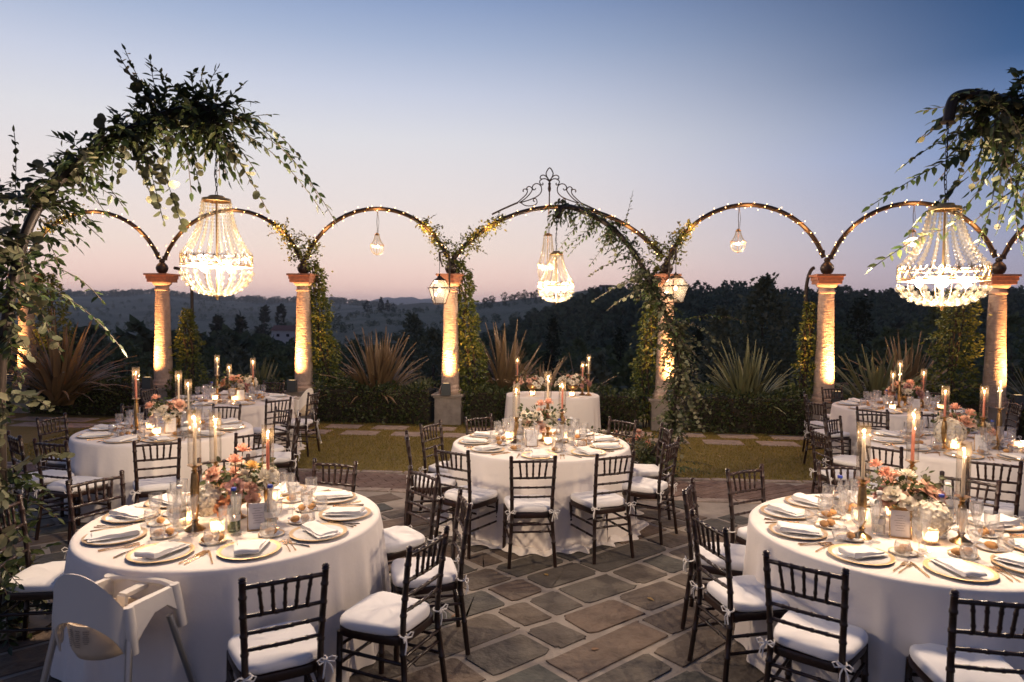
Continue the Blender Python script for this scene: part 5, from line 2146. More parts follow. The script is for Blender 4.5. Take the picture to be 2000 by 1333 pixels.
def bouquet(x, y, z, spec, label, cat, R=.19, vase=True, seed=1, group='flower centrepieces', leafy=150, vh=.16):
    g = random.Random(seed)
    t = thing('flower_arrangement', label, cat, (x, y, z), 0, group)
    if vase:
        mb = MB()
        mb.lathe([(.001, 0), (.05, 0), (.052, .006), (.02, .02), (.012, .05), (.02, vh * .5), (.06, vh * .62), (.085, vh * .85), (.088, vh), (.080, vh), (.055, vh * .7), (.001, vh * .6)], 24)
        part('vase', mb.mesh('vase', MT['brass']), t)
    cz = vh + .02
    mbs = MB()
    fill = dome(seed + 50, 14, R * .62, cz - .02, [('rose', 'white'), ('carnation', 'blush'), ('rose', 'blush'), ('dahlia', 'white'), ('rose', 'mauve')], .04) if vase and len(spec) < 13 or seed in (3, 4) else []
    for kind, col, dx, dy, dz, s in list(spec) + fill:
        s *= 1.28
        p = Vector((dx, dy, dz))
        d = (p - Vector((0, 0, cz - .10)))
        q = Vector((0, 0, 1)).rotation_difference(d.normalized())
        part(kind, FL[(kind, col)], t, p, tuple(q), (s, s, s))
        mbs.tube([(0, 0, cz - .08), p * .55 + Vector((0, 0, cz - .08)) * .45, p], .003, 4)
    part('stems', mbs.mesh('stems', MT['twig']), t)
    n = leafy
    a = np.array([g.uniform(0, 2 * PI) for _ in range(n)])
    e = np.array([g.uniform(-.35, .75) for _ in range(n)])
    r = np.array([g.uniform(.3, 1.05) for _ in range(n)]) * R
    pts = np.stack([r * np.cos(a) * np.cos(e), r * np.sin(a) * np.cos(e), cz + .05 + r * np.sin(e) * .8], 1)
    out = np.stack([np.cos(a), np.sin(a), e * .6], 1)
    leaf_cloud('foliage', pts[: n // 2], out[: n // 2], .05, LANCE, MT['leaf'], t, .0)
    leaf_cloud('eucalyptus', pts[n // 2:], out[n // 2:], .038, ROUND, MT['euca'], t, .0)
    return t


def dome(seed, n, R, z0, cols, s0=.045):
    g = random.Random(seed)
    out = []
    for k in range(n):
        a = k * 2.399 + g.uniform(-.3, .3)
        q = math.sqrt((k + .5) / n)
        e = PI / 2 - q * 1.45
        kind, col = cols[k % len(cols)]
        s = s0 * g.uniform(.8, 1.2) * (1.25 if kind == 'hydrangea' else 1)
        out.append((kind, col, R * math.cos(e) * math.cos(a), R * math.cos(e) * math.sin(a), z0 + R * .85 * math.sin(e), s))
    return out


MIX = [('rose', 'blush'), ('dahlia', 'white'), ('carnation', 'coral'), ('rose', 'white'), ('rose', 'mauve'), ('carnation', 'blush'), ('dahlia', 'yellow'), ('rose', 'rust'), ('hydrangea', 'white')]
# near tables: blooms placed as the photograph shows them
bouquet(-1.72, 4.27, ZC, [('rose', 'blush', -.10, -.13, .30, .062), ('carnation', 'coral', .0, -.05, .36, .048), ('carnation', 'coral', .02, .02, .415, .046), ('dahlia', 'yellow', .10, -.04, .33, .046), ('dahlia', 'white', .20, -.10, .27, .066),
                          ('rose', 'mauve', .05, -.17, .23, .055), ('carnation', 'blush', .13, -.15, .22, .046), ('rose', 'rust', -.02, -.20, .12, .055), ('hydrangea', 'white', -.13, -.16, .15, .075), ('rose', 'blush', .15, -.17, .15, .045),
                          ('rose', 'white', -.05, .12, .30, .055), ('hydrangea', 'white', .12, .13, .22, .07), ('rose', 'mauve', -.17, .08, .24, .05), ('rose', 'rust', .04, -.21, .16, .04)],
        'centrepiece of blush, coral and white blooms on the near left table', 'flowers', .22, True, 3, leafy=240)
bouquet(2.40, 4.15, ZC, [('carnation', 'coral', -.17, -.02, .39, .042), ('carnation', 'coral', -.12, -.05, .34, .05), ('rose', 'blush', .09, -.12, .26, .075), ('hydrangea', 'white', .06, -.20, .13, .082), ('rose', 'white', -.12, -.12, .24, .055),
                         ('rose', 'white', -.06, -.17, .20, .045), ('rose', 'mauve', .20, -.05, .22, .05), ('rose', 'blush', .0, .10, .30, .055), ('dahlia', 'white', .03, .0, .33, .05), ('carnation', 'blush', -.18, .08, .25, .045), ('rose', 'rust', .17, .12, .22, .05)],
        'centrepiece with a big white hydrangea and coral carnations on the near right table', 'flowers', .23, True, 4, leafy=240)
bouquet(.33, 6.95, ZC, [('carnation', 'coral', -.03, .0, .36, .055), ('carnation', 'coral', .05, .02, .38, .05), ('rose', 'white', -.08, -.12, .26, .075), ('rose', 'white', .12, -.10, .24, .075), ('rose', 'blush', -.03, -.18, .16, .05), ('dahlia', 'white', -.20, -.04, .20, .06),
                        ('rose', 'blush', .02, .14, .26, .06), ('hydrangea', 'white', -.18, .12, .2, .07), ('rose', 'mauve', .19, .08, .22, .05)],
        'centrepiece of white roses and coral carnations on the middle table', 'flowers', .26, True, 5, leafy=260)
bouquet(-3.72, 7.42, ZC, [('carnation', 'coral', -.14, -.03, .34, .05), ('carnation', 'coral', -.15, -.12, .27, .055), ('rose', 'white', -.03, -.14, .22, .075), ('rose', 'blush', .14, -.1, .28, .075), ('rose', 'blush', -.1, -.17, .13, .06), ('dahlia', 'white', .06, -.17, .14, .06), ('rose', 'mauve', .0, .12, .28, .06), ('hydrangea', 'white', -.2, .1, .2, .07)],
        'centrepiece of coral and ivory blooms on the second left table', 'flowers', .22, True, 6, leafy=200)
bouquet(-4.12, 10.15, ZC, dome(7, 14, .22, .14, MIX, .06), 'small pink and cream centrepiece on the rear left table', 'flowers', .25, True, 7, leafy=200)
bouquet(4.58, 6.92, ZC, [('carnation', 'coral', -.06, .0, .36, .06), ('carnation', 'coral', .1, .02, .30, .06), ('rose', 'blush', -.04, -.14, .25, .08), ('hydrangea', 'white', -.2, -.14, .15, .11), ('dahlia', 'white', .16, -.12, .2, .07), ('carnation', 'coral', .24, -.06, .14, .06), ('rose', 'mauve', .05, .14, .26, .06), ('rose', 'white', -.15, .1, .24, .06)],
        'centrepiece with coral carnations and pale hydrangea on the second right table', 'flowers', .24, True, 8, leafy=200)
bouquet(5.66, 9.78, ZC, dome(9, 13, .22, .15, [('carnation', 'coral'), ('rose', 'blush'), ('rose', 'mauve'), ('dahlia', 'white')], .065), 'coral and blush centrepiece on the rear right table', 'flowers', .24, True, 9, leafy=180)
bouquet(.33, 10.88, ZC, [(k_, c_, x_ * 1.25, y_, z_ * .8 + .03, s_) for k_, c_, x_, y_, z_, s_ in dome(10, 26, .24, .12, [('rose', 'white'), ('carnation', 'mauve'), ('rose', 'blush'), ('dahlia', 'white'), ('carnation', 'blush')], .042)], 'left white and mauve flowers on the small back table', 'flowers', .28, True, 10, leafy=120)
bouquet(.98, 10.85, ZC, [(k_, c_, x_ * 1.15, y_, z_ * .85 + .03, s_) for k_, c_, x_, y_, z_, s_ in dome(11, 26, .24, .13, [('dahlia', 'white'), ('rose', 'blush'), ('rose', 'white'), ('carnation', 'mauve'), ('rose', 'white')], .044)], 'right white and blush flowers on the small back table', 'flowers', .26, True, 11, leafy=120)
# flowers standing on the grass in front of the small table
for k, (x, y, s) in enumerate(((1.05, 9.7, 21), (1.4, 9.6, 22), (1.68, 9.4, 23))):
    bouquet(x, y, 0, dome(s, 7, .24, .16 + .04 * k, [('rose', 'blush'), ('rose', 'white'), ('carnation', 'coral')], .06),
            ['leftmost loose blooms with grey spires on the grass before the small table', 'middle loose pink blooms on the grass before the small table', 'blush roses on the grass beside the garland foot'][k], 'flowers', .36, False, s, 'loose flowers on the grass', 260)

# ================================================================== CHANDELIERS
def bead_geom(mb, c, r, n=7):
    pr = [(.0, -1.05), (.62, -.66), (1.0, 0), (.62, .66), (.0, 1.05)]
    V, F = [], []
    for q, z in pr:
        for i in range(n):
            a = 2 * PI * (i + .5 * (abs(z) > .1)) / n
            V.append((c[0] + r * q * math.cos(a), c[1] + r * q * math.sin(a), c[2] + r * z))
    for j in range(4):
        for i in range(n):
            F.append((j * n + i, j * n + (i + 1) % n, (j + 1) * n + (i + 1) % n, (j + 1) * n + i))
    mb.add(V, F)


_b = MB()
bead_geom(_b, (0, 0, 0), 1.0)
BEAD = _b.mesh('bead', MT['bead'], False)


def link_mesh():
    mb = MB()
    mb.tube([(.007 * math.cos(a), 0, .016 * math.sin(a)) for a in np.linspace(0, 2 * PI, 13)[:-1]], .0024, 5, closed=True)
    return mb.mesh('chain_link', MT['chain'])


LINK = link_mesh()


def chandelier(x, y, zb, Wd, ring, hu, hb, bowl, top, power, label, detail=2, group='crystal chandeliers'):
    """zb = bottom of the gilt band; hu = height of the bead skirt, hb = band height, bowl = depth below; top = z of the hook"""
    t = thing('chandelier', label, 'chandelier', (x, y, zb), random.uniform(0, 1), group)
    R = Wd / 2
    r0 = ring / 2
    zt = hb + hu
    # canopy ring and stem
    mb = MB()
    mb.lathe([(.012, zt + .030), (.035 * Wd / .45 + .01, zt + .026), (r0 * .62, zt + .018), (r0 * .62, zt + .008), (r0 * 1.03, zt + .006), (r0 * 1.05, zt - .012), (r0 * .98, zt - .014)][::-1], 32)
    part('canopy', mb.mesh('canopy', MT['brass']), t)
    mb = MB()
    mb.tube([(0, 0, zt + .03), (0, 0, hb), (0, 0, -bowl)], .0065 * Wd / .45, 8)
    part('stem', mb.mesh('stem', MT['brass']), t)
    mb = MB()
    k_ = Wd / .45
    mb.lathe([(.001, -bowl - .035 * k_), (.008 * k_, -bowl - .028 * k_), (.006 * k_, -bowl - .020 * k_), (.026 * k_, -bowl - .006 * k_), (.034 * k_, -bowl + .004 * k_), (.001, -bowl + .006 * k_)], 16)
    part('finial', mb.mesh('finial', MT['brass']), t)
    # gilt band: two hoops, lattice and pointed crest
    mb = MB()
    for z, th in ((0, .0035), (.012 * k_, .0025), (hb * .72, .003)):
        mb.tube([(R * math.cos(a), R * math.sin(a), z) for a in np.linspace(0, 2 * PI, 49)[:-1]], th * k_, 4, closed=True)
    n = 22
    for i in range(n):
        a0, a1, am = [2 * PI * q / n for q in (i, i + 1, i + .5)]
        P = lambda a, z: (R * math.cos(a), R * math.sin(a), z)
        mb.tube([P(a0, .012 * k_), P(am, hb * .72)], .0028 * k_, 4)
        mb.tube([P(am, hb * .72), P(a1, .012 * k_)], .0028 * k_, 4)
        mb.tube([P(a0, hb * .72), P((a0 + am) / 2, hb * .95), P(am, hb * .72)], .0024 * k_, 4)
        mb.tube([P(am, hb * .72), P((a1 + am) / 2, hb * .95), P(a1, hb * .72)], .0024 * k_, 4)
        mb.tube([P(am, hb * .72), P(am, hb * 1.12)], [.004 * k_, .0012 * k_], 4)
    part('gilt_band', mb.mesh('gilt_band', MT['brass'], False), t)
    mb = MB()
    for i in range(4):
        a = PI / 2 * i
        mb.tube([(0, 0, hb * .3), (R * .5 * math.cos(a), R * .5 * math.sin(a), hb * .15), (R * math.cos(a), R * math.sin(a), hb * .2)], .004 * k_, 5)
    mb.lathe([(.001, hb * .15), (R * .28, hb * .2), (R * .28, hb * .32), (.001, hb * .4)], 16)
    part('arms', mb.mesh('arms', MT['brass']), t)
    # bead skirt
    br = .0125 * k_ * (1 if detail == 2 else 1.1)
    nb = max(6, int(hu * 1.12 / (br * 2.05)))
    mb = MB()
    for k in range(nb):
        q = (k + .5) / nb
        rr = r0 + (R * .97 - r0) * (.30 * q + .70 * q ** 2.6)
        bead_geom(mb, (rr, 0, zt - .012 - (hu - .01) * q), br * (.85 + .3 * q))
    sk = mb.mesh('bead_strand', MT['bead'], False)
    ns = 19 if detail == 2 else 15
    for i in range(ns):
        part('bead_strand', sk, t, (0, 0, 0), (0, 0, 2 * PI * i / ns))
    # bowl strands
    bl = .0205 * k_
    mb0 = MB()
    Lq = [(R * .99 * math.cos(w), -.016 * k_ - (bowl - .016 * k_) * math.sin(w)) for w in np.linspace(.0, PI / 2 * .93, 60)]
    mb0.tube([(a, 0, b) for a, b in Lq[::6]], .0012 * k_, 3)
    pts, acc = [], bl * .6
    for k in range(1, len(Lq)):
        acc += math.hypot(Lq[k][0] - Lq[k - 1][0], Lq[k][1] - Lq[k - 1][1])
        f = .45 + .55 * min(1, Lq[k][0] / (R * .6))
        if acc >= bl * 1.95 * f:
            pts.append((Lq[k][0], Lq[k][1], bl * f))
            acc = 0
    n2 = 17 if detail == 2 else 13
    if detail == 2:
        wm = mb0.mesh('bowl_strand', MT['wire'])
        for i in range(n2):
            o = part('bowl_strand', wm, t, (0, 0, 0), (0, 0, 2 * PI * (i + .5) / n2))
            for a, b, r in pts:
                part('bead', BEAD, o, (a, 0, b), (random.uniform(-.2, .2), 0, random.uniform(0, 1)), (r, r, r))
    else:
        for a, b, r in pts:
            bead_geom(mb0, (a, 0, b), r)
        wm = mb0.mesh('bowl_strand', MT['bead'], False)
        for i in range(n2):
            part('bowl_strand', wm, t, (0, 0, 0), (0, 0, 2 * PI * (i + .5) / n2))
    # bulbs
    nbulb = 4 if detail == 2 else (3 if detail == 1 else 1)
    mb = MB()
    s = k_ if detail else k_ * 1.3
    mb.lathe([(.001, -.030 * s), (.013 * s, -.022 * s), (.021 * s, -.004 * s), (.020 * s, .008 * s), (.012 * s, .022 * s), (.009 * s, .03 * s), (.001, .031 * s)], 12)
    bm = mb.mesh('bulb', MT['bulb'])
    for i in range(nbulb):
        a = 2 * PI * i / max(1, nbulb) + .5
        r = R * .5 if nbulb > 1 else 0.016
        p = (r * math.cos(a), r * math.sin(a), -.012 * k_)
        part('bulb', bm, t, p)
        lamp(t, p, power / nbulb, WARM, .02 * k_)
    # chain up to its hook
    ch = thing('hanging_chain', 'dark chain holding the ' + label.split(',')[0], 'chain', (x, y, 0), 0, 'chandelier chains')
    z0, z1 = zb + zt + .03, top
    nl = max(2, int((z1 - z0) / .027))
    if detail == 2:
        for k in range(nl):
            part('chain_link', LINK, ch, (.003 * math.sin(k), 0, z0 + (z1 - z0) * (k + .5) / nl), (0, 0, (k % 2) * PI / 2), (1, 1, (z1 - z0) / nl / .027 * 1.0))
        mb = MB()
        mb.tube([(.006, .004, z0), (-.012, .0, z0 + (z1 - z0) * .3), (.004, .004, z0 + (z1 - z0) * .6), (-.004, 0, z1)], .0028, 5)
        part('flex', mb.mesh('flex', MT['black']), ch)
    else:
        mb = MB()
        mb.tube([(.004 * math.sin(q * 9), .004 * math.cos(q * 9), z0 + (z1 - z0) * q) for q in np.linspace(0, 1, 14)], .006, 5)
        part('chain_links', mb.mesh('chain_links', MT['chain']), ch)
        mb = MB()
        mb.tube([(.02, 0, z0), (.035, 0, (z0 + z1) / 2), (.01, 0, z1)], .004, 5)
        part('flex', mb.mesh('flex', MT['black']), ch)
    return t


chandelier(-1.963, 4.55, 2.365, .446, .175, .36, .078, .19, 3.30, P_BIG, 'large crystal chandelier glowing at the left under the garland tip', 2)
chandelier(2.575, 4.10, 2.285, .480, .168, .345, .086, .145, 3.24, P_BIG, 'large crystal chandelier glowing at the right under the leafy pipe', 2)
chandelier(.483, 7.60, 2.345, .390, .142, .31, .078, .145, 3.16, P_BIG * .9, 'bright crystal chandelier over the middle table', 2)
chandelier(.64, 12.5, 2.90, .36, .15, .52, .08, .33, 4.0, P_SMALL * 1.5, 'tall pale chandelier hanging behind the bright middle one', 1)
chandelier(-2.556, line_y(-2.556), 3.30, .25, .085, .19, .04, .15, 3.97, P_SMALL, 'tiny chandelier under the arch left of the middle arch', 0)
chandelier(3.985, line_y(3.985), 3.33, .262, .085, .19, .04, .15, 3.97, P_SMALL, 'tiny chandelier under the arch right of the middle arch', 0)
chandelier(6.87, line_y(6.87), 3.30, .27, .09, .19, .04, .15, 3.97, P_SMALL, 'tiny chandelier just left of the large right chandelier', 0)


# ================================================================== LANTERNS
def lantern(x, y, z0, s, label, cx_, cy_):
    t = thing('lantern', label, 'lantern', (x, y, z0 + .06), .35, 'iron lanterns on the middle arch columns')
    t.scale = (.86, .86, .90)
    mb = MB()
    lv = [(.105, 0), (.185, .30), (.185, .31), (.10, .46)]

    def ringpts(h, z):
        return [(sx * h, sy * h, z) for sx, sy in ((-1, -1), (1, -1), (1, 1), (-1, 1))]
    for h, z in ((.105, 0), (.185, .305), (.10, .46)):
        P = ringpts(h, z)
        mb.tube(P, .008, 4, closed=True)
    for k in range(4):
        mb.tube([ringpts(.105, 0)[k], ringpts(.185, .305)[k]], .0075, 5)
        mb.tube([ringpts(.185, .305)[k], ringpts(.10, .46)[k]], .0075, 5)
        a, b = ringpts(.105, 0)[k], ringpts(.105, 0)[(k + 1) % 4]
        c, d = ringpts(.185, .305)[k], ringpts(.185, .305)[(k + 1) % 4]
    for sx, sy in ((1, 0), (0, 1)):
        mb.box((0, 0, 0), (.2 if sx else .01, .2 if sy else .01, .008))
    part('frame', mb.mesh('frame', MT['iron'], False), t)
    mb = MB()
    mb.box((0, 0, .3085), (.43, .43, .010))
    hole = MB()
    # brim as four narrow boards so light still passes
    br = MB()
    for sx, sy, w, h in ((0, 1, .44, .05), (0, -1, .44, .05), (1, 0, .05, .34), (-1, 0, .05, .34)):
        br.box((sx * .195, sy * .195, .312), (w, h, .008))
    part('brim', br.mesh('brim', MT['iron'], False), t)
    for k in range(4):
        mb = MB()
        a, b = ringpts(.103, .004)[k], ringpts(.103, .004)[(k + 1) % 4]
        c, d = ringpts(.182, .30)[(k + 1) % 4], ringpts(.182, .30)[k]
        mb.add([a, b, c, d], [(0, 1, 2, 3)])
        a, b = ringpts(.182, .318)[k], ringpts(.182, .318)[(k + 1) % 4]
        c, d = ringpts(.10, .455)[(k + 1) % 4], ringpts(.10, .455)[k]
        mb.add([a, b, c, d], [(0, 1, 2, 3)])
        part('pane', mb.mesh('pane', MT['pane'], False), t)
    mb = MB()
    P0 = ringpts(.11, .462)
    mb.add(P0 + ringpts(.045, .515), [(0, 1, 5, 4), (1, 2, 6, 5), (2, 3, 7, 6), (3, 0, 4, 7), (4, 5, 6, 7), (3, 2, 1, 0)])
    mb.lathe([(.045, .512), (.05, .53), (.03, .545), (.012, .555), (.018, .57), (.008, .58), (.001, .60)], 12)
    part('roof', mb.mesh('roof', MT['iron'], False), t)
    mb = MB()
    mb.lathe([(.001, .22), (.022, .235), (.03, .265), (.022, .30), (.012, .32), (.001, .322)], 12)
    part('bulb', mb.mesh('bulb', MT['bulb']), t)
    lamp(t, (0, 0, .26), P_LANTERN, (1, .74, .46), .03)
    # bracket from the column
    b = thing('lantern_bracket', 'hooked iron bracket carrying the ' + label, 'bracket', (0, 0, 0), 0, 'lantern brackets')
    mb = MB()
    zt = z0 + .60
    mb.tube([(cx_, cy_ - .29, 2.44), (cx_, cy_ - .29, zt + .25), (cx_ + (x - cx_) * .15, cy_ - .30, zt + .36), (cx_ + (x - cx_) * .5, (cy_ + y) / 2 - .1, zt + .41), (x, y, zt + .36), (x, y, zt + .22)], .017, 8)
    mb.tube([(cx_, cy_ - .1, 2.80), (cx_, cy_ - .29, 2.80)], .015, 6)
    mb.tube([(x, y, zt + .24), (x, y, zt)], .006, 5)
    mb.tube([(x + .05 * (1 if x < cx_ else -1), y, zt + .12), (x, y, zt + .30), (x, y, zt + .38)], [.01, .022, .02], 6)
    part('hook', mb.mesh('hook', MT['iron']), b)


lantern(-1.30, 12.2, 2.17, 1, 'glowing black framed lantern left of the middle arch', COLX[3], line_y(COLX[3]))
lantern(2.80, 11.75, 2.22, 1, 'glowing black framed lantern half behind the garland', COLX[4] - .02, line_y(COLX[4]))


# ================================================================== LEAFY GARLANDS ON BENT PIPES
def leaf_variant(name, tmpl, col, tr=.35):
    m = mat(name, col, .5, trans=tr * .6, noise=(30, tuple(c * .7 for c in col)))
    return mesh_np('leaf', tmpl[0], tmpl[1], m, True, 80)


LV = {'lance': [leaf_variant('leaf_green_%s' % c, LANCE, col) for c, col in (('dark', (.022, .036, .011)), ('mid', (.038, .058, .016)), ('light', (.065, .08, .024)))],
      'round': [leaf_variant('leaf_grey_%s' % c, ROUND, col, .3) for c, col in (('dark', (.05, .055, .025)), ('mid', (.08, .08, .04)), ('light', (.15, .135, .07)))]}
LT = {'lance': LANCE, 'round': ROUND}


def catmull(P, n):
    P = [Vector(p) for p in P]
    R = []
    for i in range(len(P) - 1):
        p0, p1, p2, p3 = [P[max(0, min(len(P) - 1, j))] for j in (i - 1, i, i + 1, i + 2)]
        for k in range(n):
            s = k / n
            R.append(.5 * ((2 * p1) + (p2 - p0) * s + (2 * p0 - 5 * p1 + 4 * p2 - p3) * s * s + (3 * p1 - p0 - 3 * p2 + p3) * s ** 3))
    R.append(P[-1])
    return R


def garland(path, label, pole_label, dens, sprigs, seed, lsize=.075, rsize=.055):
    """dens: list of (t0, t1, count, mean length, share of round leaves, bias vector)"""
    g = random.Random(seed)
    C = catmull(path, 10)
    t0 = thing('bent_pipe_stand', pole_label, 'stand', path[0])
    mb = MB()
    b0 = Vector(path[0])
    mb.tube([p - b0 for p in C], [.032] * (len(C) - 1) + [.045], 9)
    part('pipe', mb.mesh('pipe', MT['iron']), t0)
    mb = MB()
    mb.lathe([(.001, .02), (.22, .02), (.22, 0)][::-1], 24)
    part('base_plate', mb.mesh('base_plate', MT['iron']), t0)
    t = thing('leafy_garland', label, 'garland', path[0])
    todo = []
    for a, b, n, L, fr, bias in dens:
        for _ in range(n):
            f = g.uniform(a, b) * (len(C) - 1)
            i = min(len(C) - 2, int(f))
            p = C[i].lerp(C[i + 1], f - i)
            tg = (C[i + 1] - C[i]).normalized()
            d = Vector((g.gauss(0, 1), g.gauss(0, 1), g.gauss(0, 1)))
            d = (d - tg * d.dot(tg) * .7).normalized() * .9 + tg * g.uniform(-.4, .9) + Vector(bias)
            todo.append((p + Vector((g.gauss(0, .03), g.gauss(0, .03), g.gauss(0, .03))), d.normalized(), L * g.uniform(.5, 1.5), 'round' if g.random() < fr else 'lance', g.uniform(.2, .8)))
    todo += [(Vector(p), Vector(d).normalized(), L, k, dr) for p, d, L, k, dr in sprigs]
    tw = MB()
    leaves = {'lance': [], 'round': []}
    for p, d, L, kind, droop in todo:
        n = max(4, int(L / (.024 if kind == 'lance' else .026)))
        side0 = d.cross(Vector((0, 0, 1)))
        side0 = side0.normalized() if side0.length > .05 else Vector((1, 0, 0))
        tws = g.uniform(0, 6)
        Q = []
        for k in range(n + 1):
            s = k / n
            q = p + d * (L * s) + Vector((0, 0, -droop * L * s * s * .8)) + side0 * (.05 * L * math.sin(s * 4 + tws))
            Q.append(q)
        tw.tube(Q[::2] + [Q[-1]], .0028, 3, False)
        for k in range(1, n + 1):
            s = k / n
            tg = (Q[k] - Q[k - 1]).normalized()
            sd = tg.cross(Vector((math.sin(tws), math.cos(tws) * .5, 1)))
            sd = sd.normalized() if sd.length > .05 else Vector((1, 0, 0))
            sgn = 1 if k % 2 else -1
            ld = (tg * g.uniform(.35, .9) + sd * sgn * g.uniform(.6, 1) + Vector((g.gauss(0, .25), g.gauss(0, .25), g.gauss(-.15, .25)))).normalized()
            if k == n:
                ld = tg
            up_ = Vector((g.gauss(0, .6), g.gauss(-.2, .6), 1))
            sc = g.uniform(.7, 1.25) * (1 - .35 * s)
            if kind == 'lance':
                leaves['lance'].append((Q[k], ld, up_, lsize * sc, lsize * sc * g.uniform(.34, .46)))
            else:
                leaves['round'].append((Q[k], ld, up_, rsize * sc * 1.15, rsize * sc * 1.15))
    part('twigs', tw.mesh('twigs', MT['twig']), t, tuple(-b0))
    tot = []
    for kind, L in leaves.items():
        X = frames(np.array([tuple(l[1]) for l in L]), np.array([tuple(l[2]) for l in L]), np.array([l[3] for l in L]), np.array([l[4] for l in L]), np.array([tuple(l[0] - b0) for l in L])) if L else np.zeros((0, 4, 3))
        tot.append((kind, X))
    nall = sum(len(X) for _, X in tot)
    big = sorted([(float(np.linalg.norm(X[i, 1])), kind, i) for kind, X in tot for i in range(len(X))], reverse=True)[:290]
    pick = {'lance': set(), 'round': set()}
    for s, kind, i in big:
        pick[kind].add(i)
    for kind, X in tot:
        if len(X) == 0:
            continue
        msk = np.ones(len(X), bool)
        for i in pick[kind]:
            msk[i] = False
            x, y, z, o = [Vector(v) for v in X[i]]
            sx, sy, sz = x.length, y.length, z.length
            R3 = Matrix((x / sx, y / sy, z / sz)).transposed()
            part('leaf', LV[kind][i % 3], t, o, tuple(R3.to_quaternion()), (sx, sy, sz))
        if msk.any():
            part('foliage', scatter('foliage', LT[kind], X[msk], MT['leaf'] if kind == 'lance' else MT['euca'], True), t, kind='stuff')
    return t


garland([(-3.22, 4.35, 0), (-3.27, 4.35, .8), (-3.27, 4.35, 1.6), (-3.18, 4.36, 2.25), (-3.05, 4.38, 2.68), (-2.82, 4.42, 2.99), (-2.56, 4.5, 3.21), (-2.3, 4.55, 3.35), (-2.10, 4.56, 3.40), (-1.985, 4.55, 3.36), (-1.965, 4.55, 3.28)],
        'dark leafy garland arching over the near left table', 'bent iron pipe carrying the dark left garland',
        [(0, .13, 60, .30, .3, (.1, -.2, .1)), (.13, .30, 20, .2, .35, (0, -.2, -.1)), (.26, .42, 52, .27, .25, (.05, -.1, .15)), (.40, .62, 88, .20, .10, (0, 0, .1)), (.60, .78, 78, .21, .06, (0, 0, .1)), (.76, .98, 72, .27, .06, (.2, 0, -.12))],
        [((-2.45, 4.5, 3.25), (.55, -.1, -.9), .62, 'round', .2), ((-2.48, 4.48, 3.22), (.45, -.1, -.9), .55, 'round', .2), ((-2.5, 4.5, 3.2), (.35, 0, -1), .4, 'round', .1),
         ((-1.98, 4.55, 3.25), (.6, 0, -.5), .45, 'round', .6), ((-1.9, 4.55, 3.35), (.8, 0, .0), .62, 'lance', 1.1), ((-1.85, 4.5, 3.3), (.8, 0, -.1), .7, 'lance', 1.0), ((-1.95, 4.6, 3.38), (.9, 0, .15), .55, 'lance', .9),
         ((-1.85, 4.5, 3.25), (.9, 0, -.2), .6, 'lance', .8), ((-2.05, 4.5, 3.3), (.5, 0, -.6), .4, 'lance', .3), ((-2.15, 4.5, 3.3), (.2, 0, -.8), .36, 'lance', .2),
         ((-2.32, 4.5, 3.36), (-.55, 0, .8), .42, 'round', .0), ((-2.35, 4.5, 3.36), (-.35, 0, .9), .45, 'lance', .1), ((-2.3, 4.5, 3.36), (-.15, 0, .9), .36, 'lance', .1), ((-2.05, 4.5, 3.38), (.35, 0, .8), .30, 'lance', .1), ((-1.95, 4.5, 3.36), (.6, 0, .7), .3, 'lance', .2),
         ((-3.12, 4.36, 2.6), (-.1, 0, 1), .55, 'lance', -.1), ((-3.1, 4.3, 2.5), (-.35, 0, 1), .45, 'lance', 0), ((-3.05, 4.3, 2.35), (.8, -.1, .1), .5, 'lance', .7), ((-3.05, 4.3, 2.25), (.8, -.1, -.1), .62, 'lance', .7),
         ((-3.05, 4.2, 2.2), (.6, -.2, -.3), .42, 'round', .5), ((-3.1, 4.15, 1.55), (.6, -.2, .05), .4, 'round', .3),
         ((-3.1, 4.1, 1.5), (.25, -.3, -.8), .5, 'round', .1), ((-3.15, 4.1, 1.35), (.3, -.3, -.8), .45, 'round', .1), ((-3.1, 4.0, .75), (.6, -.3, .1), .35, 'round', .4), ((-3.1, 4.0, .55), (.7, -.4, .2), .4, 'lance', .4),
         ((-3.1, 3.95, .45), (.7, -.5, .3), .4, 'lance', .3), ((-3.1, 3.95, .3), (.5, -.6, .3), .4, 'round', .3)], 31, .088, .068)
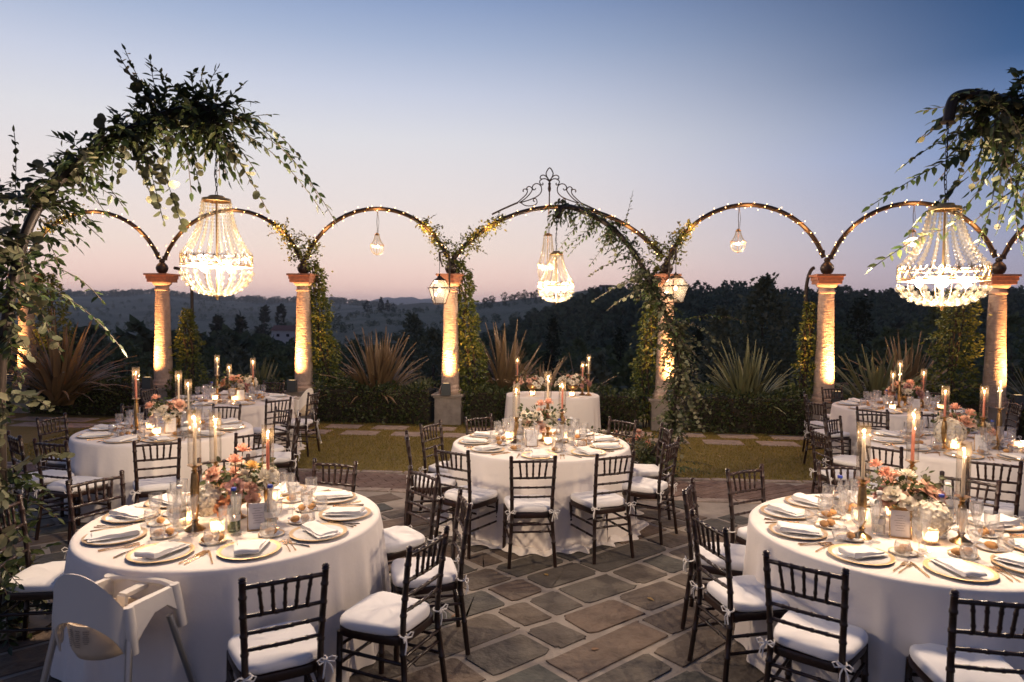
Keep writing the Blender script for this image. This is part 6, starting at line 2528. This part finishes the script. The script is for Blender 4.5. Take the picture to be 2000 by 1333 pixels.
garland([(1.66, 8.64, 0), (1.716, 8.6, .17), (1.85, 8.57, .40), (2.0, 8.52, .70), (2.04, 8.5, 1.06), (2.08, 8.48, 1.35), (2.06, 8.45, 1.64), (1.98, 8.43, 1.89), (1.85, 8.4, 2.13), (1.72, 8.38, 2.37), (1.60, 8.34, 2.61), (1.39, 8.25, 2.90), (1.12, 8.1, 3.12), (.83, 7.92, 3.235), (.64, 7.75, 3.27), (.53, 7.64, 3.24), (.485, 7.6, 3.14)],
        'mixed green garland climbing the bent pipe beside the middle table', 'bent iron pipe carrying the middle garland',
        [(0, .10, 70, .40, .08, (.05, -.3, .15)), (.08, .22, 75, .20, .25, (.1, -.2, -.1)), (.20, .42, 120, .21, .6, (.12, -.2, -.2)), (.40, .62, 120, .19, .45, (0, -.2, -.2)), (.58, .76, 100, .18, .2, (-.15, -.1, -.2)), (.72, .92, 70, .14, .04, (-.2, 0, -.45)), (.90, .99, 12, .12, 0, (-.3, 0, -.3))],
        [((1.3, 8.1, 3.05), (.25, 0, 1), .42, 'lance', -.1), ((2.1, 8.4, 2.0), (.95, -.1, .3), .8, 'lance', .4), ((2.1, 8.4, 1.95), (.8, 0, .15), .45, 'round', .9), ((2.1, 8.4, 1.75), (.9, 0, .1), .5, 'round', 1.0),
         ((1.5, 8.2, 2.75), (-.9, 0, 0), .6, 'round', .5), ((1.6, 8.2, 2.5), (-.9, 0, -.1), .62, 'round', .4), ((1.65, 8.2, 2.4), (-.9, 0, -.2), .5, 'round', .4), ((1.0, 7.95, 3.1), (-.7, 0, -.5), .42, 'lance', .3), ((.9, 7.9, 3.05), (-.8, 0, -.5), .45, 'lance', .3),
         ((.75, 7.8, 3.1), (-.6, 0, -.7), .4, 'lance', .2), ((1.2, 8.05, 3.0), (-.6, 0, -.6), .4, 'lance', .2), ((1.85, 8.4, .25), (.95, -.1, .1), .6, 'lance', .2), ((1.8, 8.3, .2), (.9, -.4, .15), .6, 'lance', .2), ((1.6, 8.4, .2), (-.7, -.3, .3), .5, 'lance', .3), ((1.7, 8.3, .2), (-.3, -.8, .3), .5, 'lance', .3),
         ((2.05, 8.4, .7), (.9, 0, .1), .62, 'lance', .3), ((2.1, 8.3, 1.35), (.5, -.2, -.7), .5, 'round', .1), ((2.1, 8.3, 1.1), (.4, -.3, -.7), .45, 'round', .1), ((2.0, 8.3, .9), (.1, -.3, -.8), .5, 'round', .1)], 32)
garland([(3.85, 3.95, 0), (3.86, 3.98, 1.2), (3.78, 4.02, 2.2), (3.55, 4.06, 2.85), (3.25, 4.09, 3.18), (2.95, 4.1, 3.33), (2.74, 4.1, 3.385), (2.61, 4.1, 3.36), (2.575, 4.1, 3.22)],
        'sunlit looking leafy garland hanging from the pipe at the top right corner', 'bent iron pipe reaching in from the top right',
        [(.22, .5, 45, .4, .3, (-.2, -.1, -.1)), (.45, .64, 88, .33, .25, (-.15, -.1, -.5)), (.62, .74, 30, .26, .3, (-.3, 0, -.8))],
        [((2.8, 4.1, 3.2), (-.9, 0, -.15), .5, 'lance', .4), ((2.8, 4.1, 3.1), (-.9, 0, -.35), .72, 'lance', .2), ((2.85, 4.05, 3.0), (-.5, 0, -.8), .5, 'lance', .0), ((2.9, 4.05, 3.0), (-.3, 0, -.9), .55, 'lance', .0), ((2.75, 4.1, 3.2), (.4, 0, -.5), .5, 'round', .2),
         ((2.85, 4.1, 3.15), (.3, 0, -.3), .5, 'round', .3), ((3.0, 4.1, 3.0), (.0, -.1, -1), .5, 'lance', 0), ((3.1, 4.1, 3.0), (-.1, -.1, -1), .6, 'lance', 0), ((2.7, 4.1, 2.9), (-.7, 0, -.6), .45, 'lance', .1), ((2.62, 4.15, 2.6), (-.7, 0, -.15), .45, 'lance', .4)], 33, .085, .06)
for o in list(COL.objects):
    if o.get('label', '').startswith('sunlit looking'):
        o['label'] = 'leafy garland hanging from the pipe at the top right corner'

# a few dry leaves blown on to the grass and the stones
FLM = [leaf_variant('fallen_leaf_%s' % c, LANCE, col, .1) for c, col in (('ochre', (.42, .26, .07)), ('brown', (.24, .12, .05)))]
for k, (x, y, z_, lb) in enumerate(((-2.9, 10.8, .035, 'leftmost small dry leaf on the lawn'), (-1.6, 9.4, .035, 'dry leaf on the lawn nearest the brick walk'), (3.0, 9.8, .035, 'dry leaf on the lawn right of the garland foot'),
                                     (.5, 4.12, .006, 'dry leaf on the flagstones nearest the camera'), (.3, 5.3, .006, 'dry leaf on the flagstones nearest the middle table'), (-.35, 4.6, .006, 'leftmost dry leaf on the flagstones'), (1.0, 4.9, .006, 'rightmost dry leaf on the flagstones'))):
    o = solo('fallen_leaf', FLM[k % 2], lb, 'leaf', (x, y, z_), k * 1.7, 'fallen dry leaves')
    o.scale = (.03, .065, .065)

# ================================================================== AIR
HAZE = 1.15e-4
hm = bpy.data.materials.new('haze_air')
hm.use_nodes = True
hn, hl = hm.node_tree.nodes, hm.node_tree.links
hn.remove(hn['Principled BSDF'])
pvn = hn.new('ShaderNodeVolumePrincipled')
pvn.inputs['Color'].default_value = (.95, .95, 1.0, 1)
pvn.inputs['Density'].default_value = HAZE
pvn.inputs['Anisotropy'].default_value = 0.6
hl.new(pvn.outputs[0], hn['Material Output'].inputs['Volume'])
mb = MB()
mb.box((0, 4500, -5), (26000, 9600, 400))
hz_ = solo('haze', mb.mesh('haze', hm, False), 'thin blue evening haze over the hills', 'haze')
hz_['kind'] = 'stuff'
